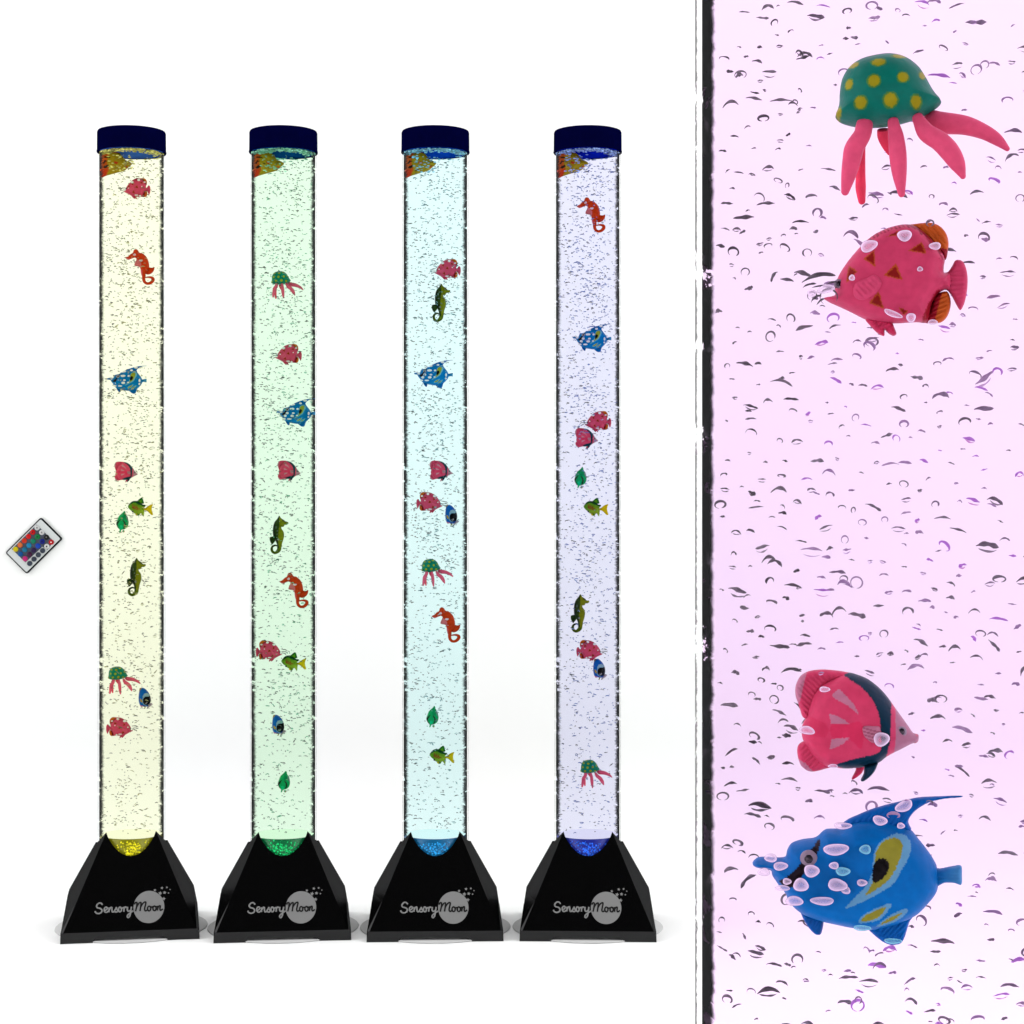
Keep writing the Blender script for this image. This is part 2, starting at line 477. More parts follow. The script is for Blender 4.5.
def make_angel():
    u = K(4.6545); c = (520, 385); st = 4.8
    t = empty('toy_angelfish', (0, 0, 0))
    BL = (0, 112, 178); OL = (140, 150, 46); LB = (96, 168, 190)
    ops = [('grad', (500, 420), (520, 640), (0, 122, 190)),
           ('poly', [(352, 245), (342, 300), (300, 352), (262, 425), (222, 462), (165, 440), (230, 390), (270, 340), (310, 290)], (26, 20, 22)),
           ('poly', [(700, 203), (748, 218), (765, 260), (748, 312), (720, 362), (684, 424), (622, 470), (560, 505), (500, 534), (463, 548), (500, 505), (560, 440), (588, 380), (598, 290), (630, 233)], LB),
           ('poly', [(690, 218), (722, 240), (724, 280), (705, 335), (670, 400), (610, 452), (560, 480), (590, 420), (600, 330), (612, 270), (640, 232)], OL),
           ('poly', [(630, 308), (662, 325), (664, 360), (640, 398), (598, 422), (590, 380), (598, 335)], (16, 18, 16)),
           ('poly', [(530, 613), (542, 580), (600, 543), (672, 515), (662, 548), (620, 593), (570, 610)], LB),
           ('poly', [(540, 604), (550, 582), (602, 550), (652, 532), (640, 555), (612, 585), (570, 600)], OL),
           ('poly', [(612, 633), (640, 595), (690, 558), (750, 535), (732, 572), (690, 607)], LB),
           ('poly', [(628, 620), (648, 598), (694, 568), (724, 556), (705, 580), (684, 597)], OL)]
    body = [(38, 378), (58, 355), (100, 350), (140, 352), (188, 346), (200, 310), (220, 280), (270, 262), (330, 250), (375, 212), (440, 206), (490, 175), (560, 158), (640, 160), (710, 178), (765, 200),
            (800, 240), (840, 290), (870, 335), (886, 375), (890, 455), (880, 490), (850, 530), (800, 585), (740, 620), (660, 650), (580, 668), (500, 662), (430, 650), (362, 637), (300, 618), (262, 600),
            (230, 575), (205, 545), (190, 510), (160, 475), (130, 430), (120, 405), (60, 396)]
    inflate('body', body, 0.0090, 95, u, c, BL, ops, step=st, parent=t)
    inflate('dorsal_fin', [(450, 195), (475, 163), (520, 140), (600, 105), (700, 75), (800, 50), (900, 42), (992, 37), (992, 45), (920, 53), (850, 72), (800, 102), (770, 132), (755, 165), (768, 205), (700, 215), (560, 200)],
            0.0026, 22, u, c, (0, 100, 172), step=st, parent=t, ribs=(0.6, 20, 0.000165), smooth_n=3)
    inflate('tail_fin', [(860, 378), (900, 376), (960, 362), (994, 360), (998, 400), (995, 447), (960, 440), (920, 441), (885, 458), (860, 450)], 0.0026, 22, u, c, (10, 116, 178),
            [('grad', (900, 400), (1000, 400), (70, 150, 190))], step=st, parent=t, ribs=(1.57, 16, 0.000138))
    inflate('anal_fin', [(800, 575), (765, 620), (748, 670), (738, 702), (718, 730), (660, 734), (600, 695), (570, 655), (650, 630), (730, 600)], 0.0026, 22, u, c, (0, 104, 176), step=st, parent=t, ribs=(0.7, 18, 0.000220))
    inflate('pelvic_fin', [(365, 625), (360, 690), (345, 704), (320, 695), (290, 660), (268, 620), (262, 590), (310, 605)], 0.0026, 20, u, c, (0, 92, 160), step=st, parent=t, ribs=(0.4, 18, 0.000165))
    eye(303, 323, 22, 40, u, c, 0.0086, t)
    return t

def make_jelly():
    u = K(5.389); c = (495, 465); st = 6.0
    t = empty('toy_jellyfish', (0, 0, 0))
    GR = (4, 118, 92); YL = (150, 154, 22)
    dots = [(137, 152, 33, 24), (270, 158, 43, 29), (375, 115, 42, 20), (115, 263, 25, 33), (247, 265, 38, 38), (398, 250, 34, 33), (497, 222, 20, 30), (55, 392, 20, 34), (177, 368, 38, 35), (333, 362, 42, 40), (465, 368, 33, 33), (215, 90, 42, 9)]
    ops = []
    for (x, y, a, b) in dots:
        ops.append(('ell', x, y, a * 1.02, b * 1.02, (70, 134, 54))); ops.append(('ell', x, y, a * 0.78, b * 0.78, YL))
    inflate('bell', [(35, 392), (48, 358), (56, 320), (58, 270), (70, 200), (110, 135), (180, 92), (280, 73), (350, 75), (420, 100), (480, 150), (520, 210), (550, 270), (575, 305), (596, 332), (590, 352), (540, 387), (450, 426), (350, 449), (240, 458), (150, 451), (80, 432), (45, 412)],
            0.0130, 175, u, c, GR, ops, step=st, parent=t)
    PK = (224, 90, 118); RD = (236, 70, 94)
    legs = [([(194, 452, 40), (190, 480, 42), (180, 520, 43), (140, 590, 48), (126, 660, 45), (110, 740, 36), (93, 825, 20)], PK, -0.004, -0.003),
            ([(172, 455, 22), (165, 560, 25), (166, 680, 24), (166, 760, 26), (172, 832, 18)], RD, 0.006, 0.002),
            ([(286, 455, 28), (290, 490, 30), (305, 540, 22), (318, 580, 8)], RD, 0.005, 0.002),
            ([(344, 448, 26), (348, 475, 29), (360, 540, 38), (370, 640, 42), (378, 740, 35), (389, 848, 17)], PK, -0.005, -0.002),
            ([(470, 428, 26), (484, 458, 32), (520, 520, 44), (590, 572, 48), (640, 630, 48), (680, 700, 38), (707, 765, 15)], PK, -0.004, -0.003),
            ([(525, 398, 26), (548, 412, 42), (600, 438, 54), (720, 455, 48), (820, 492, 38), (890, 535, 30), (945, 585, 13)], PK, 0.002, 0.003)]
    for p, colr, y, dy in legs: limb('tentacle', p, u, c, colr, t, y0=y, dy=dy, thick=1.1)
    return t

def make_orange_seahorse():
    u = KF / 22.25; c = (435, 505); st = 13
    t = empty('toy_seahorse', (0, 0, 0))
    OR = (190, 52, 8)
    body = [(118, 305), (180, 270), (230, 220), (275, 195), (300, 130), (340, 110), (385, 125), (425, 185), (480, 195), (530, 230), (580, 280), (610, 340), (630, 410), (638, 490), (615, 570), (565, 650), (550, 730), (500, 740), (470, 700),
            (450, 620), (445, 560), (420, 505), (320, 480), (315, 435), (345, 370), (355, 325), (320, 302), (260, 322), (190, 352), (145, 335)]
    inflate('body', body, 0.0062, 110, u, c, OR, [('poly', [(300, 500), (300, 380), (360, 340), (420, 390), (460, 440), (440, 520)], (200, 104, 108)), ('poly', [(430, 540), (480, 580), (490, 720), (430, 720)], (204, 80, 90)),
            ('ell', 315, 245, 26, 26, (215, 190, 200)), ('ell', 455, 372, 42, 22, (210, 196, 206)), ('poly', [(110, 320), (200, 315), (260, 310), (200, 360), (130, 350)], (212, 84, 80))], step=st, parent=t, ribs=(1.4, 70, 0.000275))
    inflate('dorsal_fin', [(600, 500), (660, 510), (700, 512), (752, 498), (738, 580), (690, 640), (620, 670), (560, 650), (560, 560)], 0.0025, 40, u, c, (186, 50, 6), step=st, parent=t, ribs=(0.3, 40, 0.000220))
    limb('tail', [(520, 690, 42), (515, 770, 36), (535, 832, 33), (590, 868, 30), (660, 856, 33), (712, 805, 38), (716, 760, 38), (680, 733, 28), (620, 726, 20), (560, 735, 14)], u, c, OR, t)
    eye(375, 234, 20, 28, u, c, 0.0048, t)
    return t

def make_olive_seahorse():
    u = KF / 20.47; c = (335, 515); st = 12
    t = empty('toy_seahorse', (0, 0, 0))
    OL = (112, 118, 6)
    body = [(348, 122), (380, 170), (440, 210), (470, 245), (515, 248), (525, 280), (490, 308), (450, 310), (430, 345), (385, 355), (390, 390), (425, 440), (440, 510), (427, 600), (402, 680), (385, 770), (340, 800), (300, 790),
            (290, 700), (265, 640), (240, 590), (215, 530), (208, 430), (220, 320), (250, 240), (300, 180), (325, 135)]
    inflate('body', body, 0.0062, 95, u, c, OL, [('poly', [(348, 110), (340, 200), (345, 300), (330, 400), (320, 520), (320, 640), (335, 800), (260, 800), (180, 600), (180, 300), (260, 180)], (40, 58, 14)),
            ('poly', [(210, 260), (260, 300), (250, 420), (290, 600), (300, 760), (240, 640), (190, 480)], (24, 38, 18)), ('poly', [(380, 170), (470, 230), (470, 260), (400, 220)], (60, 66, 10)),
            ('ell', 318, 605, 22, 18, (120, 122, 120)), ('ell', 275, 360, 10, 26, (84, 96, 92)), ('ell', 300, 430, 10, 18, (84, 96, 92))], step=st, parent=t, ribs=(1.4, 60, 0.000220))
    inflate('dorsal_fin', [(148, 565), (200, 545), (262, 555), (262, 630), (218, 690), (190, 706), (152, 640)], 0.0025, 36, u, c, (30, 52, 12), step=st, parent=t, ribs=(0.3, 36, 0.000220))
    limb('tail', [(342, 750, 44), (330, 825, 42), (262, 878, 29), (205, 855, 28), (187, 800, 27), (205, 750, 22), (258, 727, 18), (300, 740, 12)], u, c, (84, 104, 8), t, tipcol=(16, 22, 26))
    eye(352, 225, 17, 20, u, c, 0.0046, t)
    return t

def make_yellowtail():
    u = KF / 30.1; c = (545, 460); st = 16
    t = empty('toy_tropical_fish', (0, 0, 0))
    body = [(172, 440), (200, 390), (270, 310), (360, 275), (450, 290), (550, 340), (620, 385), (695, 398), (690, 440), (650, 475), (640, 520), (662, 560), (657, 640), (642, 742), (610, 720), (560, 655), (520, 680), (470, 670), (400, 665), (340, 640), (290, 590), (230, 540), (190, 490)]
    red = (126, 50, 22)
    ops = [('grad', (480, 420), (560, 640), (140, 168, 40)),
           ('poly', [(160, 440), (220, 330), (360, 250), (560, 320), (720, 380), (700, 460), (620, 430), (500, 390), (360, 330), (240, 390)], (2, 66, 24))]
    for k in range(3):
        x = 300 + k * 60; y = 375 + k * 30
        ops += [('poly', [(x, y), (x + 20, y - 15), (x + 40, y + 60), (x + 110, y + 75), (x + 100, y + 95), (x + 20, y + 80)], red)]
    ops += [('poly', [(300, 470), (330, 460), (380, 500), (440, 520), (470, 560), (440, 550), (330, 510)], red)]
    inflate('body', body, 0.0066, 120, u, c, (86, 136, 22), ops, step=st, parent=t)
    inflate('dorsal_fin', [(430, 300), (470, 255), (520, 210), (580, 180), (612, 210), (640, 300), (650, 345), (600, 365), (540, 350)], 0.0024, 40, u, c, (20, 96, 24), [('poly', [(490, 290), (570, 240), (590, 340), (560, 350)], (84, 140, 22))], step=st, parent=t, ribs=(0.4, 50, 0.000165))
    inflate('tail_fin', [(620, 500), (690, 490), (780, 420), (850, 385), (917, 378), (890, 450), (880, 520), (890, 590), (917, 690), (860, 697), (800, 640), (720, 572), (630, 550)], 0.0024, 40, u, c, (204, 180, 6), step=st, parent=t, ribs=(1.57, 50, 0.000165))
    inflate('pelvic_fin', [(395, 650), (405, 705), (440, 726), (500, 722), (522, 690), (520, 650)], 0.0022, 30, u, c, (70, 120, 20), [('poly', [(380, 640), (450, 660), (450, 740), (380, 740)], (200, 186, 20))], step=st, parent=t)
    eye(318, 592, 24, 34, u, c, 0.0040, t)
    return t

def make_tang():
    u = KF / 30.1; c = (375, 490); st = 15
    t = empty('toy_tang_fish', (0, 0, 0))
    body = [(215, 200), (260, 185), (330, 185), (400, 230), (470, 310), (520, 400), (547, 500), (542, 610), (495, 690), (460, 745), (400, 750), (330, 742), (250, 748), (215, 680), (190, 580), (185, 450), (198, 320)]
    ops = [('grad', (300, 300), (480, 330), (0, 62, 150)), ('poly', [(180, 160), (280, 180), (225, 260), (190, 300)], (150, 124, 40)), ('ell', 415, 440, 105, 110, (130, 160, 172)), ('ell', 400, 560, 110, 145, (110, 150, 180)), ('ell', 425, 560, 112, 132, (8, 8, 12)),
           ('poly', [(480, 420), (560, 420), (560, 640), (480, 690)], (10, 10, 26)), ('poly', [(215, 505), (260, 500), (300, 590), (290, 612), (240, 590)], (160, 136, 10)), ('poly', [(200, 690), (330, 720), (330, 760), (220, 760)], (196, 120, 150))]
    inflate('body', body, 0.0075, 140, u, c, (0, 88, 172), ops, step=st, parent=t)
    inflate('pelvic_fin', [(350, 730), (395, 735), (390, 790), (365, 815), (335, 812), (360, 780)], 0.0018, 20, u, c, (140, 132, 30), step=st, parent=t)
    inflate('pectoral_fin', [(455, 740), (500, 680), (545, 640), (605, 680), (560, 730), (500, 770), (450, 812), (425, 800)], 0.0018, 24, u, c, (178, 164, 174), [('ell', 435, 795, 26, 24, (30, 40, 52))], step=st, parent=t, ribs=(0.8, 40, 0.000110))
    eye(400, 612, 26, 46, u, c, 0.0068, t)
    return t

def make_leaf():
    u = KF / 32.0; c = (385, 520); st = 16
    t = empty('toy_leaf_fish', (0, 0, 0))
    body = [(440, 178), (475, 220), (490, 290), (545, 370), (570, 470), (580, 570), (545, 690), (460, 762), (390, 780), (330, 790), (290, 775), (230, 710), (192, 620), (192, 560), (225, 460), (270, 350), (340, 280), (390, 235)]
    ops = [('poly', [(320, 450), (290, 500), (250, 575), (235, 640), (270, 760), (220, 740), (180, 600), (230, 520)], (14, 30, 24)), ('poly', [(385, 480), (440, 500), (482, 570), (482, 660), (440, 760), (390, 790), (430, 690), (440, 590)], (34, 44, 42)),
           ('poly', [(500, 320), (560, 420), (560, 520), (530, 470), (505, 400)], (112, 120, 130)), ('poly', [(400, 250), (470, 190), (500, 450), (420, 480), (380, 400)], (2, 134, 80)), ('poly', [(300, 640), (390, 640), (400, 800), (290, 800)], (0, 184, 120))]
    inflate('body', body, 0.0068, 150, u, c, (2, 154, 88), ops, step=st, parent=t)
    inflate('pelvic_fin', [(290, 740), (350, 760), (345, 800), (315, 862), (282, 858), (292, 800)], 0.0020, 24, u, c, (0, 178, 112), step=st, parent=t)
    inflate('tail_fin', [(400, 790), (440, 800), (455, 850), (420, 872), (385, 850), (385, 815)], 0.0016, 22, u, c, (60, 170, 120), [('ell', 438, 850, 22, 22, (190, 120, 80))], step=st, parent=t)
    return t

def make_orange_fish():
    u = KF / 12.8; c = (270, 550); st = 8
    t = empty('toy_striped_fish', (0, 0, 0))
    body = [(78, 735), (150, 712), (250, 680), (370, 642), (420, 600), (472, 552), (440, 520), (390, 500), (350, 450), (300, 405), (230, 380), (150, 365), (90, 400), (72, 500), (70, 620)]
    BK = (30, 26, 18)
    ops = [('poly', [(60, 340), (240, 370), (330, 420), (210, 425), (170, 480), (160, 560), (180, 640), (140, 720), (60, 760)], (196, 84, 26)), ('poly', [(60, 640), (160, 640), (140, 720), (60, 760)], (206, 58, 24)),
           ('poly', [(110, 480), (140, 470), (200, 480), (205, 495), (130, 495)], BK), ('poly', [(100, 560), (130, 520), (180, 535), (140, 545), (120, 570)], BK), ('poly', [(105, 620), (120, 595), (180, 575), (185, 590), (150, 625)], BK),
           ('poly', [(245, 525), (300, 548), (285, 570), (250, 560)], (190, 48, 20)), ('poly', [(375, 590), (420, 585), (395, 612)], (184, 44, 20)), ('poly', [(70, 400), (130, 390), (120, 450), (70, 460)], (26, 60, 84))]
    inflate('body', body, 0.0075, 90, u, c, (168, 142, 24), ops, step=st, parent=t)
    inflate('pectoral_fin', [(180, 560), (240, 570), (270, 620), (230, 660), (185, 630)], 0.0012, 24, u, c, (176, 148, 40), y0=-0.0072, step=st, parent=t, ribs=(0.5, 24, 0.000165))
    eye(405, 560, 12, 17, u, c, 0.0046, t)
    return t

PROTO = {}
MAKERS = dict(discus=make_discus, butterfly=make_butterfly, angel=make_angel, jelly=make_jelly, orange_sea=make_orange_seahorse,
              olive_sea=make_olive_seahorse, yellowtail=make_yellowtail, tang=make_tang, leaf=make_leaf, orange_fish=make_orange_fish)
def kids(o): return [c for c in bpy.data.objects if c.parent == o]
def copy_tree(o):
    r = o.copy(); COL.objects.link(r)
    for ch in kids(o):
        c = ch.copy(); COL.objects.link(c); c.parent = r
        for g in kids(ch):
            d = g.copy(); COL.objects.link(d); d.parent = c
    return r

CATS = dict(discus='toy fish', butterfly='toy fish', angel='toy fish', jelly='toy jellyfish', orange_sea='toy seahorse', olive_sea='toy seahorse', yellowtail='toy fish', tang='toy fish', leaf='toy fish', orange_fish='toy fish')
GROUPS = dict(discus='pink spotted disc fish toys', butterfly='pink butterflyfish toys with a dark band', angel='blue angelfish toys', jelly='green jellyfish toys with pink tentacles', orange_sea='orange seahorse toys',
              olive_sea='olive green seahorse toys', yellowtail='green fish toys with yellow tails', tang='small blue fish toys with black faces', leaf='leaf shaped green fish toys', orange_fish='striped orange fish toys under the caps')

def place_toy(kind, px, py, depth, label, back=False, tilt=0.0):
    if kind not in PROTO:
        PROTO[kind] = o = MAKERS[kind]()
    else:
        o = copy_tree(PROTO[kind])
    o.scale = (1, 1, 1)
    x = (px - 512) * depth / F; z = CAM.z - (py - 512) * depth / F
    o.location = (x, CAM.y + depth, z)
    o.rotation_euler = (0, tilt, -math.atan2(x, depth) + (PI if back else 0))
    if depth > 1 and kind in ('discus', 'angel', 'butterfly', 'jelly'): o.scale = (1.04, 1.04, 1.04)
    tag(o, label, CATS[kind], GROUPS[kind])
    return o

# ------------------------------------------------------------------ bubbles
def banana(w, th, arc, seg, ns, tilt, yaw, pos, peak=0.62, squash=1.0):
    """a rising air bubble seen as an arched, tapering film; arc in radians"""
    r = w / (2 * math.sin(min(arc, PI) / 2)) if arc < PI else w / 2
    path = []; rad = []
    ph = random.uniform(0, 6.28); wob = random.uniform(0.1, 0.34) if seg > 5 else 0.15
    for i in range(seg + 1):
        t = i / seg
        a = (t - 0.5) * arc
        path.append((r * math.sin(a) , 0, (r * math.cos(a) - r) * squash + th * 0.16 * math.sin(5 * t + ph)))
        s = t / peak if t < peak else (1 - t) / (1 - peak)
        rad.append(max(th * 0.5 * math.sin(s * PI / 2) ** 0.7 * (1 + wob * math.sin(11 * t + ph * 3)), th * 0.08))
    v, f = sweep_tube(path, rad, ns)
    ct, st_ = math.cos(tilt), math.sin(tilt); cy, sy = math.cos(yaw), math.sin(yaw)
    out = []
    for p in v:
        x, y, z = p[0] * ct - p[2] * st_, p[1] * 1.0, p[0] * st_ + p[2] * ct
        x, y = x * cy - y * sy, x * sy + y * cy
        out.append((x + pos[0], y + pos[1], z + pos[2]))
    return out, f

def rand_banana(pos, big=1.0, seg=6, ns=5):
    q = random.random()
    w = (0.0016 + 0.0048 * random.random() ** 2.0) * big
    if q < 0.16:                       # hooked ring, flattened
        arc = random.uniform(3.2, 6.0); w = random.uniform(0.0014, 0.0036); th = min(w * random.uniform(0.14, 0.3), 0.0008)
    elif q < 0.36:                     # short drop
        arc = random.uniform(0.5, 1.2); w = random.uniform(0.0012, 0.0026); th = w * random.uniform(0.3, 0.5)
    elif q < 0.56:
        arc = random.uniform(1.5, 2.5); w *= 0.75; th = w * random.uniform(0.16, 0.28)
    else:
        arc = random.uniform(0.25, 1.1); th = w * random.uniform(0.12, 0.26)
    tilt = random.gauss(-0.08, 0.15)
    if random.random() < 0.06: tilt = random.uniform(-0.9, 0.9)
    yaw = random.gauss(0, 0.4) + (PI if random.random() < 0.25 else 0)
    return w, th, arc, tilt, yaw

def add_bubble(mb, it, seg, ns, col, lower, thmin=0.0):
    """one bubble: its dark upper rim and, for some, the thin lower rim"""
    wd, th, arc, tl, yw, p = it
    v, f = banana(wd, max(th, thmin), arc, seg, ns, tl, yw, p, peak=random.uniform(0.5, 0.82), squash=random.uniform(0.4, 0.95) if arc > 2.9 else 1.0)
    mb.add(v, f, col)
    if lower and arc < 2.9:
        col = tuple(min(q * 1.7 + 0.03, 0.5) for q in col)
        v, f = banana(wd * 0.8, max(th * 0.45, thmin * 0.8), 1.0, seg, ns, PI + tl, yw, (p[0], p[1], p[2] - wd * random.uniform(0.22, 0.4)))
        mb.add(v, f, col)

R_OUT = 0.0495; R_IN = R_OUT * 0.961; R_WAT = R_OUT * 0.955
PLACED = []
def even_pos(z0, z1):
    best = None; bd = -1
    for k in range(4):
        p = rand_pos(z0, z1)
        d = min([(p[0] - q[0]) ** 2 + (p[2] - q[2]) ** 2 for q in PLACED] or [1])
        if d > bd: bd = d; best = p
    PLACED.append(best)
    return best

def rand_pos(z0, z1):
    while True:
        x = random.uniform(-1, 1); y = random.uniform(-1, 0.9)
        if x * x + y * y < 0.84: break
    return (x * R_WAT, y * R_WAT, random.uniform(z0, z1))

# ------------------------------------------------------------------ lamp parts
Z_TOP = 1.1608; Z_CAPTOP = 1.1935; Z_PLUG = 0.1396; Z_BOT = 0.09

def cyl_shell(mb, r, z0, z1, n=96, flip=False, col=(1, 1, 1)):
    v = []; f = []
    for z in (z0, z1):
        for k in range(n):
            a = 2 * PI * k / n; v.append((r * math.cos(a), r * math.sin(a), z))
    for k in range(n):
        k2 = (k + 1) % n
        q = (k, k2, n + k2, n + k)
        f.append(q[::-1] if flip else q)
    mb.add(v, f, col)

def lathe(prof, n=96):
    """profile of (r, z) from axis to axis, closed solid of revolution"""
    v = []; f = []
    m = len(prof)
    ring = []
    for (r, z) in prof:
        if r < 1e-6:
            ring.append([len(v)]); v.append((0, 0, z))
        else:
            ring.append(list(range(len(v), len(v) + n)))
            for k in range(n):
                a = 2 * PI * k / n; v.append((r * math.cos(a), r * math.sin(a), z))
    for i in range(m - 1):
        a, b = ring[i], ring[i + 1]
        for k in range(n):
            k2 = (k + 1) % n
            if len(a) == 1 and len(b) == 1: continue
            if len(a) == 1: f.append((a[0], b[k2], b[k]))
            elif len(b) == 1: f.append((a[k], a[k2], b[0]))
            else: f.append((a[k], a[k2], b[k2], b[k]))
    return v, f

def base_shape():
    """four sided black foot: planar tapered faces cut by the tube hole, facets at the corners, notched skirt"""
    mb = MB()
    zs = 0.0153                   # top of the skirt
    B0, D0 = 0.0950, 0.0985       # half width / half depth of front face at the skirt
    HR = 0.0510                   # hole radius
    PT = (0.0360, 0.0352, 0.1490) # horn of the front face
    slope = (PT[2] - zs) / (D0 - PT[1])
    def z_at(d): return zs + (D0 - d) * slope
    # curve of the hole in the front plane
    curve = []
    n = 24
    ends = math.asin(PT[0] / HR)
    for i in range(n + 1):
        a = -ends + 2 * ends * i / n
        x = HR * math.sin(a); d = HR * math.cos(a)
        # blend so that the ends meet the horns
        curve.append((x, d, z_at(d)))
    curve[0] = (-PT[0], PT[1], PT[2]); curve[-1] = PT
    A1, Z1, C1 = 0.0925, 0.0556, 0.022      # bulge of the side profile
    A2, Z2, C2 = 0.0530, 0.1270, 0.012
    for s in (1, -1):                        # front then back
        m = len(curve)
        if s < 0: curve = [(x, d, min(z, 0.121)) for (x, d, z) in curve]
        base = [(-B0, D0, zs)] + curve + [(B0, D0, zs)]
        V = [(x * s, -d * s, z) for (x, d, z) in base]
        # fan of quads from the curve to the bottom edge
        bot = [(-B0 + 2 * B0 * i / (m - 1), D0, zs) for i in range(m)]
        Vb = [(x * s, -d * s, z) for (x, d, z) in bot]
        Vc = [(x * s, -d * s if s > 0 else max(d, D0 - (z - zs) / slope), z) for (x, d, z) in curve]
        mb.add(Vb + Vc, [(i, i + 1, m + i + 1, m + i) for i in range(m - 1)])
        # bevelled lip that turns inwards round the tube
        lip = [(x * 0.992 * s, -d * 0.985 * s, z - 0.006) for (x, d, z) in curve]
        mb.add(Vc + lip, [(i, i + 1, m + i + 1, m + i) for i in range(m - 1)])
    for sx in (1, -1):
        for sy in (1, -1):
            def q(x, d, z): return (x * sx, -d * sy, z)
            t1 = (Z1 - zs) / (PT[2] - zs)
            fb = (B0 + (PT[0] - B0) * t1, D0 + (PT[1] - D0) * t1, Z1)
            PT2 = PT if sy > 0 else (0.0420, 0.0485, 0.121)
            P = [q(B0, D0, zs), q(0.0985, D0 - 0.002, zs), q(*fb), q(A1, C1, Z1), q(*PT2), q(A2, C2, Z2)]
            fl = sx * sy > 0
            for face in ((0, 1, 3, 2), (2, 3, 5, 4)):
                mb.add([P[i] for i in face], [(0, 1, 2, 3) if fl else (3, 2, 1, 0)])
        S_ = [(0.0985 * sx, -(D0 - 0.002), zs), (0.0985 * sx, D0 - 0.002, zs), (A1 * sx, -C1, Z1), (A1 * sx, C1, Z1), (A2 * sx, -C2, Z2), (A2 * sx, C2, Z2)]
        mb.add(S_, [(0, 1, 3, 2), (2, 3, 5, 4)] if sx > 0 else [(2, 3, 1, 0), (4, 5, 3, 2)])
    # collar that closes the gap round the tube
    v, f = lathe([(R_OUT + 0.0003, 0.100), (0.0504, 0.100), (0.0504, 0.112), (R_OUT + 0.0003, 0.1125)], 64)
    mb.add(v, f)
    # skirt with a shallow notch in each side
    K0 = 0.0992
    xs = [-K0, -0.0530, -0.0490, 0.0490, 0.0530, K0]
    zb = [0, 0.0, 0.0052, 0.0052, 0.0, 0]
    for r in range(4):
        ca, sa = math.cos(r * PI / 2), math.sin(r * PI / 2)
        def rot(x, y, z): return (x * ca - y * sa, x * sa + y * ca, z)
        V = [rot(x, -K0, z) for x, z in zip(xs, zb)] + [rot(x * 0.985, -0.0988, zs) for x in xs]
        V2 = [rot(x, -K0 + 0.003, z) for x, z in zip(xs, zb)]
        mb.add(V + V2, [(i, i + 1, 7 + i, 6 + i) for i in range(5)] + [(12 + i, 13 + i, 1 + i, i) for i in range(5)])
    # shelf between skirt and body, and the inner floor
    mb.add([(-.0986, -.0988, zs), (.0986, -.0988, zs), (.0986, .0988, zs), (-.0986, .0988, zs)], [(0, 1, 2, 3)])
    return mb

def front_plane_point(px, py):
    """a picture row / column of a lamp seen straight on -> point on its front face"""
    zs, D0 = 0.0153, 0.0985
    slope = (0.1490 - zs) / (D0 - 0.0352)
    # ray from camera: y = -D + t*F', z = CAM.z - (py-512)/F * t
    k = (py - 512) / F
    # plane: z = zs + (D0 + y)*slope ; y = t - D
    t = (CAM.z - zs - (D0 - D) * slope) / (slope + k)
    return Vector(((px) * t / F, t - D, CAM.z - k * t))

